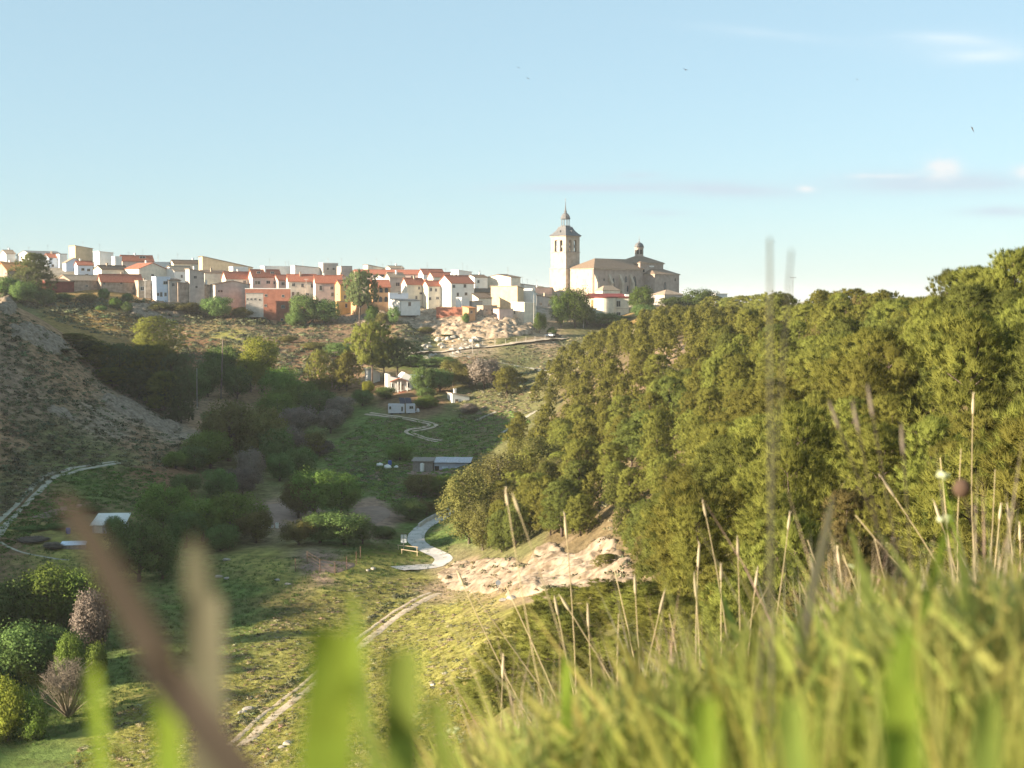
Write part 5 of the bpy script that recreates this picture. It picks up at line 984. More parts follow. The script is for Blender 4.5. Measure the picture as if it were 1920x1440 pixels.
# ------------------------------------------------------------------ buildings in the valley
o = empty('farmhouse', P(727, 733, 430), R_(12), 'white farmhouse with a terracotta porch under the dark pines', 'farmhouse')
s = 430 / F; w1 = 45 * s / math.cos(R_(12)); hh = 34 * s
prof = [(0, -3), (w1, -3), (w1, hh - .9), (w1 * .86, hh - .6), (w1 * .72, hh), (w1 * .62, hh - .7), (w1 * .5, hh - 1.9), (w1 * .3, hh - 1.5), (w1 * .12, hh - 1.2), (w1 * .1, hh - .5), (0, hh - .5)]
MB().extr(prof, 'y', 0, 8).obj('wall', WM['W'], o)
MB().box(w1 + .01, w1 + 7.2, 1.5, 9, -3, 4.2).box(w1 + .02, w1 + 7.3, 1.4, 9.1, 4.203, 4.4).obj('right_wing', WM['B'], o)  # wing wall lies in shade, painted in with the bluish plaster
pr = MB(); pr.slab([(.6, -1.6, 2.9), (w1 * .48, -1.6, 4.0), (w1 * .48, -.02, 4.0), (.6, -.02, 2.9)], .15).slab([(w1 * .48 + .003, -1.6, 4.0), (w1 * .84, -1.6, 2.9), (w1 * .84, -.02, 2.9), (w1 * .48 + .003, -.02, 4.0)], .15); pr.obj('porch_roof', RM['R'], o)
for x in (1.0, w1 * .4, w1 * .52, w1 * .78): MB().tube([(x, -1.4, -.5), (x, -1.4, 2.8)], .13, 8).obj('porch_column', WM['W'], o)
for x, z, w_, h_, nm, me in ((1.3, 1.0, 1.0, 1.4, 'window', WIN), (w1 * .43, .05, 1.0, 2.2, 'door', DOOR), (w1 * .6, .05, .9, 2.0, 'door', DOOR), (w1 * .82, .9, 1.0, 1.5, 'window', WIN)): link(nm, me, o, (x, -.012, z), 0, (w_, 1, h_))
st = MB()
for k in range(5): st.box(w1 * .42, w1 * .75, -2.0 - .35 * (k + 1), -2.0 - .35 * k, -3, -.1 - .2 * k)
st.obj('porch_steps', WM['K'], o)
H('little white house left of the stone pines', 682, 700, 712, 716, 700, 445, 'R', 6, 'W', 'W', cat='house', group=None, chim=False)
H('small white hut with a tiled roof and open front in the valley', 845, 848, 880, 762, 744, 416, 'R', 6, 'W', 'P', [(856,754,6,12),(868,756,6,10)], cat='hut', name='hut', group=None, chim=True, yaw=20)
H('tiny orange brick hut under the dark trees', 455, 458, 474, 926, 910, 302, 'F', 0, 'N', 'O', [(462,920,6,8,'d')], cat='hut', name='hut', group=None, chim=False, yaw=15, dep=3)
# caravan pair with solar panels
d = 396; s = d / F; o = empty('caravan', ground(728, 778) + Vector((0, 0, .35)), R_(6), 'pair of white caravans joined side by side with solar panels above', 'caravan')
M_VAN = mat_noise('white_caravan_panel', (.58,.56,.6), (.66,.64,.68), 1.5, .4)
for x0, x1 in ((0, 4.6), (5.0, 7.6)):
    b = MB(); b.box(x0, x1, 0, 2.4, .15, 2.55).box(x0 + .1, x1 - .1, .1, 2.3, 2.553, 2.7); b.obj('body', M_VAN, o)
for x, z, w_, h_ in ((.55, 1.2, .6, .9), (6.5, 1.3, 1.2, .85), (3.9, .6, .5, 1.4)): link('window', WIN, o, (x, -.012, z), 0, (w_, 1, h_))
for k in range(2):
    pn = MB(); pn.add([(3.4 + 1.7 * k, .3, 2.9), (5.0 + 1.7 * k, .3, 2.9), (4.6 + 1.7 * k, 2.1, 4.4), (3.0 + 1.7 * k, 2.1, 4.4)], [(0, 1, 2, 3)]); pn.slab([(3.4 + 1.7 * k, .3, 2.88), (5.0 + 1.7 * k, .3, 2.88), (4.6 + 1.7 * k, 2.1, 4.38), (3.0 + 1.7 * k, 2.1, 4.38)], .06)
    pn.obj('solar_panel', mat_noise('solar_cells', (.012,.014,.035), (.025,.028,.06), 2, .25, spec=.5), o)
pn = MB()
for x in (3.3, 4.9, 6.5): pn.tube([(x, 2.0, 2.5), (x, 2.0, 4.3)], .05, 5)
pn.obj('panel_stand', M_METAL, o)
for x in (1.0, 3.4, 5.8): MB().tube([(x, .1, .05), (x, .3, .05)], .38, 12).obj('wheel', M_DARK, o)
MB().tube([(7.6, 1.2, .5), (9.0, 1.2, .5)], .08, 5).lathe([(.35, .3), (.45, .8), (.3, 1.3)], (8.4, 1.2), 8).obj('drawbar', M_VAN, o)
# corrugated shed by the plots
o = empty('corrugated_shed', ground(778, 884), R_(-4), 'low shed of corrugated sheets and old planks in the valley', 'shed')
M_SHEET = mat_noise('weathered_sheet_metal', (.34,.34,.38), (.5,.5,.55), .8, .5, stretch=(6, 1, 1), c3=(.25,.2,.16)); M_SHEET2 = mat_noise('blue_grey_sheet', (.4,.43,.52), (.52,.55,.64), 1, .5)
M_PLANK = mat_noise('grey_planks', (.2,.17,.15), (.3,.27,.24), 1.5, .9, stretch=(4, 1, 1))
MB().box(-.5, 4.2, 0, 4, -1, 2.3).obj('plank_wall', M_PLANK, o); MB().box(4.5, 12.5, .4, 4.4, -1, 1.9).obj('sheet_wall', M_SHEET2, o)
MB().slab([(-.8, -.4, 2.5), (4.4, -.4, 2.5), (4.4, 4.3, 2.9), (-.8, 4.3, 2.9)], .1).obj('roof', M_PLANK, o)
for k in range(6): MB().slab([(4.42 + 1.45 * k, -.3, 2.2 + .04 * (k % 2)), (5.84 + 1.45 * k, -.3, 2.2 + .04 * (k % 2)), (5.84 + 1.45 * k, 4.6, 2.95 + .04 * (k % 2)), (4.42 + 1.45 * k, 4.6, 2.95 + .04 * (k % 2))], .06).obj('roof_sheet', M_SHEET, o)
for k in range(4): MB().box(6.3 + 1.5 * k, 7.7 + 1.5 * k, .28, .38, -.4, 1.2 + .1 * (k % 2)).obj('leaning_sheet', [WM['B'], M_SHEET2, WM['B'], M_SHEET][k], o)
MB().box(4.6, 5.6, .3, .39, -.5, 1.3).obj('door', M_DARK, o)
g = ground(792, 884); tag(MB().lathe([(.45, -.2), (.5, .2), (.5, 1.9), (.35, 2.1), (.12, 2.15)], n=12).obj('water_tank', WM['W'], None, g + Vector((0, -.9, 0)), smooth=True), 'upright white water tank beside the corrugated shed', 'tank')
g = ground(731, 872); tag(MB().lathe([(.4, -.1), (.42, .1), (.46, .5), (.42, 1.0), (.3, 1.1)], n=12).obj('barrel', mat_noise('blue_plastic', (.04,.09,.3), (.06,.13,.4), 2, .4), None, g, smooth=True), 'blue plastic barrel left of the corrugated shed', 'barrel')
def blob(seed, n=3):
    b = MB().lathe([(.02, 0), (.5, .02), (.62, .25), (.5, .5), (.25, .66), (.02, .7)], n=9); r = random.Random(seed); b.v = [(x * (1 + r.uniform(-.25, .25)), y * (1 + r.uniform(-.25, .25)), z * (1 + r.uniform(-.2, .3))) for x, y, z in b.v]; return b
for k, (px, py, sc, lab) in enumerate([(712,874,1.3,'white sack lying left of the blue barrel'),(727,878,1.5,'white sack below the blue barrel'),(743,877,.9,'small white bundle right of the sacks')]):
    q = blob(k).obj('sack', WM['W'], None, ground(px, py), smooth=True); q.scale = (sc, sc * .8, sc * .8); tag(q, lab, 'sack', 'white sacks near the corrugated shed')
# white roofed shed and pale sheet at the left
o = empty('white_shed', ground(170, 1000), R_(4), 'low shed with a bright white sheet roof at the left of the valley', 'shed')
MB().box(.2, 5.8, .2, 4, -1, 1.3).obj('wall', M_SHEET, o); MB().slab([(-.1, -.2, 1.45), (6.0, -.2, 1.45), (6.2, 4.6, 2.9), (.4, 4.6, 2.9)], .08).obj('roof', WM['W'], o)
for k in range(3): MB().box(.6 + 1.8 * k, 2.0 + 1.8 * k, .08, .19, -.5, 1.2).obj('wall_panel', [WM['W'], M_SHEET2, M_SHEET][k], o)
o = empty('cold_frame', ground(110, 1028), R_(8), 'low pale plastic covered frame beside the brambles', 'cold frame')
MB().slab([(0, 0, .5), (4.4, 0, .5), (4.4, 1.8, .9), (.3, 1.8, .9)], .06).obj('cover', WM['B'], o); MB().box(.1, 4.3, .1, 1.7, -.6, .42).obj('frame', M_PLANK, o)
g = ground(128, 1000); tag(MB().lathe([(.35, -.1), (.38, .1), (.42, .5), (.38, .9), (.3, .95)], n=12).obj('barrel', bpy.data.materials['blue_plastic'], None, g, smooth=True), 'blue barrel among the hedges left of the white roofed shed', 'barrel')
o = empty('low_white_wall', ground(490, 990), R_(3), 'broken low white block wall at the edge of the bare plot', 'wall')
for k, (h_, w_) in enumerate(((.7, 1.0), (1.0, .8), (.5, .6), (.9, .7))): MB().box(k * .85, k * .85 + w_ * .8, 0, .25, -.4, h_).obj('block', WM['W'], o)
# ruined viaduct
o = empty('ruined_viaduct', (0, 0, 0), 0, 'old concrete ramp on pillars crossing the middle of the valley', 'viaduct')
a, b, c_ = P(572, 722, 446), P(610, 712, 446), P(655, 696, 447)
dk = MB()
for p, q in ((a, b), (b, c_)):
    n = Vector((0, 1, 0)) * 2.6; dk.slab([tuple(p), tuple(q), tuple(q + n), tuple(p + n)], .5).slab([tuple(p + Vector((0, -.02, .7))), tuple(q + Vector((0, -.02, .7))), tuple(q + Vector((0, .22, .7))), tuple(p + Vector((0, .22, .7)))], .69)
dk.obj('deck', WM['T'], o)
for k in range(9):
    t = k / 8; q = b.lerp(c_, t) if k > 1 else a.lerp(b, .3 + .5 * k); gz = float(hg(q.x, q.y + 1)); MB().box(q.x - .22, q.x + .22, q.y + .4, q.y + .9, gz - .5, q.z - .51).box(q.x - .12, q.x + .12, q.y + .3, q.y + .5, q.z + .01, q.z + 1.7).obj('pillar', WM['T'], o)
# ------------------------------------------------------------------ poles, signs, fences, cars, birds
M_WOOD = mat_noise('weathered_pole', (.13,.10,.08), (.22,.18,.15), 2, .9); M_PALE = mat_noise('pale_concrete_post', (.38,.35,.31), (.5,.47,.42), 2, .9)
def pole(px, top, bot, d, r, mat, label, arms=1, lean=0, cat='pole', name='utility_pole'):
    b = P(px, bot, d); b.z = float(hg(b.x, d)) - .3; t = P(px + lean, top, d); o = empty(name, b, 0, label, cat)
    v = t - b; MB().tube([(0, 0, 0), tuple(v)], [r, r * .7], 8).obj('post', mat, o)
    for k in range(arms): MB().box(v.x - .9, v.x + .9, v.y - .06, v.y + .06, v.z - .5 - .6 * k, v.z - .36 - .6 * k).tube([(v.x - .8, v.y, v.z - .4 - .6 * k), (v.x - .8, v.y, v.z - .1 - .6 * k)], .06, 5).tube([(v.x + .8, v.y, v.z - .4 - .6 * k), (v.x + .8, v.y, v.z - .1 - .6 * k)], .06, 5).obj('cross_arm', mat, o)
    return o
pole(414, 636, 745, 420, .26, M_WOOD, 'thick wooden pole standing tall in front of the terraces', 0, 4)
pole(628, 658, 712, 444, .12, M_WOOD, 'slim wooden pole right of the sunlit valley pine', 1)
pole(369, 690, 722, 402, .12, M_PALE, 'short pale pole right of the dark grove', 0)
pole(418, 600, 628, 602, .14, M_PALE, 'pale post on the bank under the dark blue green tree', 0)
pole(574, 522, 556, 628, .12, M_PALE, 'slim pale pole before the cream red roofed house', 1)
pole(1094, 545, 622, 630, .22, M_PALE, 'pale concrete pole right of the big trees by the church', 1)
pole(1100, 552, 605, 641, .1, M_METAL, 'thin lamp pole beside the curved white building', 0, 0, 'lamp post', 'lamp_post')
pole(1001, 552, 612, 612, .16, M_PALE, 'tall pale pole at the corner of the tan and grey house', 0)
pole(272, 524, 560, 612, .12, WM['W'], 'white pole in front of the blue and white house', 1)
pole(676, 560, 592, 618, .1, M_WOOD, 'short pole before the small orange lean-to', 0)
pole(1487, 518, 560, 420, .09, M_METAL, 'thin forked mast on the wooded skyline', 1, 0, 'mast', 'mast')
pole(1710, 565, 600, 205, .05, M_WOOD, 'leaning bare pole sticking out of the pine tops', 0, -24, 'pole', 'leaning_pole')
pole(895, 660, 690, 505, .1, M_WOOD, 'short dark pole by the village road', 0); pole(886, 640, 666, 560, .09, M_PALE, 'pale post at the left of the village road', 0)
posts = []
for k, px in enumerate((848, 865, 885, 905, 928, 948, 968, 986, 1003, 1022)):
    g = ground(px, 656 - (px - 848) * .105, 300)
    if g: posts.append(tag(MB().tube([(0, 0, -.3), (.05, 0, 2.2)], .09, 6).obj('fence_post', M_PALE, None, g), 'pale post in the row along the village road', 'post', 'posts along the village road'))
tell_apart(posts)
# information sign and rails
o = empty('information_sign', ground(757, 1032), R_(4), 'pale two panel information board on a single post by the road', 'sign')
MB().tube([(0, 0, -.3), (0, 0, 1.5)], .06, 6).obj('post', M_METAL, o); M_SIGN = mat_noise('pale_sign_back', (.5,.54,.58), (.6,.64,.68), 2, .5)
for x0, x1 in ((-.5, -.04), (.04, .5)): MB().box(x0, x1, -.04, .02, 1.3, 2.75).obj('panel', M_SIGN, o)
o = empty('round_sign', ground(934, 1112), R_(-10), 'round grey road sign seen from behind above the rocks', 'sign'); MB().tube([(0, 0, -.3), (0, 0, 1.4)], .04, 6).obj('post', M_METAL, o)
MB().tube([(0, -.02, 1.45), (0, .02, 1.45)], .36, 20).obj('disc', mat_noise('grey_sign_back', (.12,.14,.17), (.16,.18,.21), 2, .5), o)
def rail(pa, pb, label):
    a, b = ground(*pa), ground(*pb); o = empty('wooden_rail', a, 0, label, 'rail', 'wooden rails by the information sign'); v = b - a
    MB().tube([(0, 0, .75), (v.x, v.y, v.z + .75)], .07, 6).obj('beam', WM['O'], o)
    for t in (0.05, .95): MB().tube([(v.x * t, v.y * t, v.z * t - .3), (v.x * t, v.y * t, v.z * t + .8)], .07, 6).obj('post', WM['O'], o)
rail((745,1030), (784,1034), 'upper wooden rail behind the information sign'); rail((752,1038), (784,1043), 'lower wooden rail in front of the information sign')
# low stone parapet along the upper road
a = [ground(*p) for p in ((786,990),(800,980),(815,972),(832,965),(850,958))]
o = empty('road_parapet', a[0], 0, 'low pale parapet along the outer edge of the road bend', 'parapet')
for p, q in zip(a[:-1], a[1:]):
    for k in range(2):
        u, v = p.lerp(q, k / 2 + .03), p.lerp(q, (k + 1) / 2 - .03); n = Vector((-(q - p).y, (q - p).x, 0)).normalized() * .28
        mb = MB(); mb.slab([tuple(u - a[0] + Vector((0, 0, .8))), tuple(v - a[0] + Vector((0, 0, .8))), tuple(v - a[0] + n + Vector((0, 0, .8))), tuple(u - a[0] + n + Vector((0, 0, .8)))], 1.3); mb.obj('parapet_block', M_CONC, o)
# wire fenced pen
o = empty('wire_pen', (0, 0, 0), 0, 'pen of thin rusty posts and wire round the small brown plot', 'fence')
pp = [ground(*p) for p in ((554,1072),(576,1058),(600,1073),(628,1078),(650,1068),(668,1058),(676,1048))]; M_RUST = mat_noise('rusty_post', (.10,.06,.045), (.17,.11,.08), 3, .9)
for q in pp: MB().tube([q + Vector((0, 0, -.2)), q + Vector((0, 0, 2.1))], .06, 5).obj('post', M_RUST, o)
wr = MB()
for p, q in zip(pp[:-1], pp[1:]):
    for z in (.5, 1.0, 1.5, 2.0): wr.tube([p + Vector((0, 0, z)), q + Vector((0, 0, z))], .02, 4)
wr.obj('wire', M_RUST, o)
# parked cars on the village road
def car(px, py, rz, col, label):
    g = ground(px, py, 300); o = empty('parked_car', g, rz, label, 'car', 'cars parked at the top of the village road'); M = mat_noise('car_paint', col, tuple(x * 1.1 for x in col), 1, .3, spec=.5)
    MB().extr([(-2.05, .3), (2.05, .3), (2.1, .75), (1.3, .92), (-1.95, .95), (-2.1, .7)], 'y', -.82, .82).obj('body', M, o)
    MB().extr([(-1.8, .951), (.95, .953), (.35, 1.42), (-1.35, 1.45)], 'y', -.7, .7).obj('cabin', M_GLASS, o); MB().extr([(.3, 1.455), (-1.3, 1.48), (-1.2, 1.53), (.2, 1.51)], 'y', -.68, .68).obj('car_roof', M, o)
    for x in (-1.3, 1.3):
        for y in (-.8, .62): MB().tube([(x, y, .31), (x, y + .18, .31)], .31, 12).obj('wheel', M_DARK, o)
    for y in (-.6, .6): MB().box(2.03, 2.12, y - .15, y + .15, .6, .74).obj('headlight', WM['W'], o)
car(1030, 631, R_(150), (.7,.7,.7), 'small white car parked below the trees'); car(1044, 632, R_(20), (.06,.06,.065), 'dark car parked right of the white one')
# birds
def bird(px, py, d, span, rz, tilt, label):
    o = empty('bird', P(px, py, d), rz, label, 'bird', 'birds in the sky'); o.rotation_euler = (tilt, .2, rz); L = span * .45
    M = bpy.data.materials.get('bird_feathers') or mat_noise('bird_feathers', (.05,.05,.055), (.08,.08,.085), 2, .8)
    MB().tube([(0, -L, 0), (0, -L * .3, .02 * span), (0, L * .3, .02 * span), (0, L * .85, 0)], [.012 * span, .06 * span, .055 * span, .01 * span], 6).add([(-.07 * span, -L * 1.3, 0), (0, -L * .7, 0), (.07 * span, -L * 1.3, 0), (0, -L, .012 * span)], [(0, 1, 3), (3, 1, 2)]).obj('body', M, o)
    for sgn in (-1, 1): MB().add([(0, .1 * span, .02 * span), (sgn * .28 * span, .14 * span, .11 * span), (sgn * .5 * span, -.08 * span, .06 * span), (sgn * .22 * span, -.02 * span, .09 * span), (0, -.1 * span, .02 * span), (sgn * .2 * span, .05 * span, .12 * span)], [(0, 1, 5), (1, 2, 5), (2, 3, 5), (3, 4, 5), (4, 0, 5)]).obj('wing', M, o)
bird(1823, 242, 70, .42, 1.2, 1.1, 'largest dark bird at the upper right of the sky'); bird(1285, 131, 90, .40, .3, .5, 'dark bird high above the church'); bird(990, 147, 110, .38, .8, .4, 'lower of the two small birds at top centre'); bird(972, 127, 120, .36, .4, .4, 'upper of the two small birds at top centre'); bird(1607, 149, 120, .36, .5, .4, 'tiny bird at the upper right left of the cloud'); bird(1451, 453, 150, .5, 0, .1, 'bird gliding low beside the blurred stems')
# ------------------------------------------------------------------ rocks
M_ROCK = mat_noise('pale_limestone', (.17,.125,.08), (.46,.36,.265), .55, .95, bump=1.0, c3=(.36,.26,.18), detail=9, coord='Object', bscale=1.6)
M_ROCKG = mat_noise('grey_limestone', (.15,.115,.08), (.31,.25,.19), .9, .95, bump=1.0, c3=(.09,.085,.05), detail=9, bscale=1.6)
def outcrop(name, poly, ctr, amp, mat, label, res=.33, kind=None, seed=1, cell=3.0, soft=26, cat='rock outcrop', lift=.0):
    """a craggy sheet rising out of the ground inside a patch"""
    gs = [ground(*p, ymin=60) for p in poly]; gs = [g for g in gs if g]; xs = [g.x for g in gs]; ys = [g.y for g in gs]
    X, Y = np.meshgrid(np.arange(min(xs) - 2, max(xs) + 2, res), np.arange(min(ys) - 3, max(ys) + 3, res)); Z = hg(X, Y)
    pp = [(g.x, g.y) for g in gs]
    wx_ = X + 1.2 * fbm(X / 3, Y / 3, 3, seed); wy_ = Y + 1.6 * fbm(X / 3, Y / 3, 3, seed + 5)
    ins = inpoly(wx_.ravel(), wy_.ravel(), pp).reshape(X.shape).astype(float)
    m = ins.copy()
    for _ in range(int(1.6 / res)): m = (m + np.roll(m, 1, 0) + np.roll(m, -1, 0) + np.roll(m, 1, 1) + np.roll(m, -1, 1)) / 5
    rid = 1 - np.abs(fbm(X / cell, Y / cell + Z * .15, 5, seed + 2)) * 2.2; st = np.round((rid * 3 + Z * .8) * 1.2) / 1.2 / 3 - Z * .8 / 3
    hgt = amp * (.55 * np.clip(rid, 0, 1) + .45 * (fbm(X / 1.3, Y / 1.3, 4, seed + 3) * .5 + .4) + .35 * np.clip(st, -1, 1))
    hgt = hgt + amp * .2 * (np.abs(fbm(X / .8, Y / .8, 4, seed + 11, .6)) * -2 + .5)
    zz = Z + m * hgt; hs_ = .55 + .35 * vnoise(X / 4, Y / 4, seed + 40); zz = zz * .6 + .4 * (np.floor(zz / hs_) + np.clip((zz / hs_ - np.floor(zz / hs_)) * 3 - 1, 0, 1)) * hs_; hgt = zz - Z
    Z2 = Z + lift + m * hgt - (1 - m) * .6
    X2 = X + m * .5 * amp * fbm(X / .9, Y / .9, 3, seed + 8); keepv = m > .03; n = X.size; ii = np.arange(n).reshape(X.shape)
    q = np.stack([ii[:-1, :-1], ii[:-1, 1:], ii[1:, 1:], ii[1:, :-1]], -1).reshape(-1, 4); q = q[keepv.ravel()[q].any(1)]
    us, inv = np.unique(q, return_inverse=True); Vv = np.stack([X2, Y, Z2], -1).reshape(-1, 3)[us]
    o = link(name, np_mesh(name, Vv, inv.reshape(-1, 4), mat)); return tag(o, label, None if kind else cat, None, kind)
outcrop('rock_outcrop', [(822,1080),(850,1052),(905,1048),(960,1040),(990,1060),(975,1090),(925,1112),(880,1112),(845,1105)], None, .5, M_ROCK, 'flatter pale tan rock spur at the left, beside the road end', seed=4)
outcrop('rock_outcrop', [(945,1118),(985,1060),(1000,1040),(1035,1020),(1090,1045),(1140,1000),(1175,1040),(1205,1090),(1215,1135),(1175,1165),(1120,1110),(1050,1108),(985,1120)], None, .95, M_ROCK, 'large bright pale rock face below the hillside pines', seed=9, cell=6)
outcrop('cliff', [(772,588),(800,582),(860,585),(905,588),(960,600),(1005,612),(1000,628),(950,634),(900,634),(840,632),(790,618)], None, 1.7, M_ROCK, 'craggy sunlit limestone cliff below the white houses', kind='structure', res=.6, seed=14, cell=5)
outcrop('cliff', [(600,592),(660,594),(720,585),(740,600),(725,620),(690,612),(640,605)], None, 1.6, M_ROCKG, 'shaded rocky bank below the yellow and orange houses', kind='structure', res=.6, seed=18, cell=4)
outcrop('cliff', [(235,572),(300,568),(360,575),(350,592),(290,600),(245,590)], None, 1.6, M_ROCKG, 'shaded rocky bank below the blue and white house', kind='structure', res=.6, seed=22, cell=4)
outcrop('rock_outcrop', [(0,562),(22,560),(30,575),(25,590),(0,590)], None, 1.8, M_ROCKG, 'layered grey rock crest at the far left edge of the hill', seed=30, cell=2.5, res=.5)
outcrop('rock_outcrop', [(20,612),(60,610),(100,628),(130,650),(118,668),(70,650),(25,640)], None, 1.2, M_ROCKG, 'grey rocks strewn high on the shaded left hill', seed=34, cell=2.2, res=.5)
outcrop('rock_outcrop', [(190,745),(230,742),(300,785),(345,800),(320,815),(260,790),(200,765)], None, 1.1, M_ROCKG, 'pale grey rocks below the dark pine grove', seed=38, cell=2.2, res=.5)
outcrop('rock_outcrop', [(80,760),(120,765),(150,785),(125,790),(90,775)], None, .8, M_ROCKG, 'pale rock ledge in the middle of the left hill', seed=42, cell=2.0, res=.45)
outcrop('rock_outcrop', [(1160,612),(1180,606),(1195,620),(1190,640),(1165,636)], None, 1.2, M_ROCK, 'tan bare rock below the curved parish building', seed=46, cell=3, res=.5)
outcrop('rock_outcrop', [(1225,705),(1260,690),(1300,680),(1310,695),(1260,715)], None, 1.0, M_ROCKG, 'greyish rocks in a clearing of the hillside pinewood', seed=50, cell=3, res=.5)
outcrop('rock_outcrop', [(1360,668),(1395,655),(1400,672),(1370,682)], None, 1.0, M_ROCK, 'small pale rock in the upper clearing of the pinewood', seed=54, cell=3, res=.5)
def boulder_mesh(seed):
    r = np.random.default_rng(seed); bm = bpy.data.meshes.new('boulder_mesh'); import bmesh
    b = bmesh.new(); bmesh.ops.create_icosphere(b, subdivisions=2, radius=1)
    for v in b.verts: v.co *= 1 + .22 * math.sin(v.co.x * 3.1 + seed) * math.cos(v.co.y * 2.7 + seed * 2) + r.uniform(-.07, .07); v.co.z *= .72
    b.to_mesh(bm); b.free(); bm.materials.append(M_ROCK); return bm
BOU = [boulder_mesh(i) for i in range(5)]; M_WROCK = mat_noise('white_boulder', (.26,.23,.19), (.46,.42,.36), .8, .95, bump=.6)
for m in BOU: m.materials[0] = M_WROCK
RK = [(822,1080),(850,1052),(905,1048),(1000,1040),(1090,1045),(1140,1000),(1205,1090),(1215,1135),(1120,1110),(985,1120),(880,1112)]
scatter('rock_plants', CL, sample_poly(RK, 120) + np.array([0, 0, .45]), .4, 1.5, M_SCRUB, 'dry tufts growing over the pale rocks', zs=.8); scatter('rock_plants', CL, sample_poly(RK, 45) + np.array([0, 0, .45]), .5, 1.7, M_SCR_D, 'green bushes growing over the pale rocks', zs=.9)
blds = []
bp = sample_poly([(770,655),(800,640),(850,632),(900,630),(905,650),(860,662),(800,672),(760,672)], 46)
for k, p in enumerate(bp):
    sc = random.uniform(.5, 1.5); o = link('boulder', BOU[k % 5], None, (p[0], p[1], p[2] + .1), random.uniform(0, 6), (sc * 1.2, sc, sc)); qx, qy = proj(*p); tag(o, ('large' if sc > 1.0 else 'small') + ' white boulder in the ' + ('upper' if qy < 652 else 'lower') + (' left' if qx < 800 else ' middle' if qx < 850 else ' right') + ' of the boulder slope', 'boulder', 'white boulders below the cliff'); blds.append(o)
tell_apart(blds); blds = []
bp = sample_poly([(690,1150),(900,1130),(900,1200),(840,1390),(560,1430),(380,1400),(560,1180)], 16)
for k, (px, py, sc) in enumerate([(465,1330,.5),(455,1336,.4),(540,1395,.45),(528,1402,.3),(835,1264,.3),(812,1285,.3),(865,1325,.3),(1,1,0),(690,1070,.4),(410,1082,.5),(425,1050,.5),(425,1085,.4),(520,1088,.35),(540,1096,.4),(700,1067,.45),(960,1122,.6),(945,1126,.5)]):
    if sc == 0: continue
    g = ground(px, py); blds.append(tag(link('stone', BOU[k % 5], None, g + Vector((0, 0, .05)), k, (sc * 1.4, sc, sc * .8)), ['pale stone lying in the sunlit grass of the slope', 'white stone lying in the shaded meadow'][px < 750 and py < 1100], 'stone', ['pale stones on the sunlit slope', 'white stones in the shaded meadow'][px < 750 and py < 1100]))
tell_apart(blds)
# ------------------------------------------------------------------ the grassy knoll in front of the viewer
M_GB = mat_leaf('near_green_grass', (.38,.42,.09), .58, .25, .0, attr='tint', c2=(.5,.48,.17), nscale=3.0)
M_DB = mat_leaf('near_dry_grass', (.40,.33,.235), .35, .25, .0, attr='tint', nscale=3.0)
SILX = [700, 820, 900, 1000, 1100, 1200, 1300, 1400, 1500, 1600, 1700, 1800, 1920, 2300]
SILY = [1600, 1500, 1455, 1395, 1350, 1318, 1285, 1258, 1225, 1165, 1125, 1110, 1100, 1050]
def blades(name, n, y0, y1, x0, x1, hs, wd, mat, label, lean=.25, over=0.0, seg=4, up=1.0, tint=.25, cl=0.0):
    Y = np.exp(rng.uniform(math.log(y0), math.log(y1), n)); px = rng.uniform(x0, x1, n)
    if cl: px = px + 18 * np.sin(px * .13 + Y * 3) * cl
    X = (px - 960) / F * Y; zg = hg(X, Y); zt = -(np.interp(px, SILX, SILY) - 560) / F * Y + over * Y
    h = (zt - zg) * rng.uniform(hs[0], hs[1], n) * (1 + .12 * np.sin(px * .021) + .1 * np.sin(px * .057 + 1)); k = (h > .05); X, Y, zg, h = X[k], Y[k], zg[k], np.minimum(h[k], .62); n = len(X)
    a = rng.uniform(0, 6.283, n); ln = rng.normal(0, lean, n) * h; cv = rng.normal(0, lean * .8, n) * h; dx, dy = np.cos(a), np.sin(a)
    fa = rng.uniform(0, 3.14159, n); w = rng.uniform(wd[0], wd[1], n) * (.6 + h); sx_, sy_ = np.cos(fa), np.sin(fa) * .5
    Vv = np.empty((n, seg * 2 + 1, 3)); N = np.empty_like(Vv)
    for i in range(seg + 1):
        t = i / seg; ox = ln * t + cv * t * t; cx = X + dx * ox; cy = Y + dy * ox; cz = zg - .02 + h * up * t * (1 - .12 * np.abs(cv / (h + .01)) * t); ww = w * (1 - t) ** .7 * .5
        if i < seg: Vv[:, 2 * i] = np.stack([cx - sx_ * ww, cy - sy_ * ww, cz], 1); Vv[:, 2 * i + 1] = np.stack([cx + sx_ * ww, cy + sy_ * ww, cz], 1)
        else: Vv[:, 2 * i] = np.stack([cx, cy, cz], 1)
    off = (np.arange(n) * (seg * 2 + 1))[:, None]; tr = []
    for i in range(seg):
        b = 2 * i
        tr.append(np.stack([off[:, 0] + b, off[:, 0] + b + 1, off[:, 0] + b + 2], 1))
        if i < seg - 1: tr.append(np.stack([off[:, 0] + b + 1, off[:, 0] + b + 3, off[:, 0] + b + 2], 1))
    Fc = np.concatenate(tr); me = np_mesh(name, Vv.reshape(-1, 3), Fc, mat)
    t = np.repeat(rng.uniform(1 - tint, 1 + tint, (n, 1)) * (1 + rng.normal(0, .07, (n, 3))), seg * 2 + 1, 0)
    at = me.attributes.new('tint', 'FLOAT_COLOR', 'POINT'); at.data.foreach_set('color', np.hstack([t, np.ones((len(t), 1))]).astype(np.float32).ravel())
    return tag(link(name, me), label, None, None, 'stuff')
blades('near_grass', 26000, .7, 5.0, 830, 2250, (.35, 1.0), (.006, .014), M_GB, 'dense green grass of the knoll in front of the viewer', lean=.34)
blades('near_grass', 3600, .36, .95, 930, 2200, (.3, .9), (.005, .012), M_GB, 'blurred green grass closest to the viewer', lean=.1)
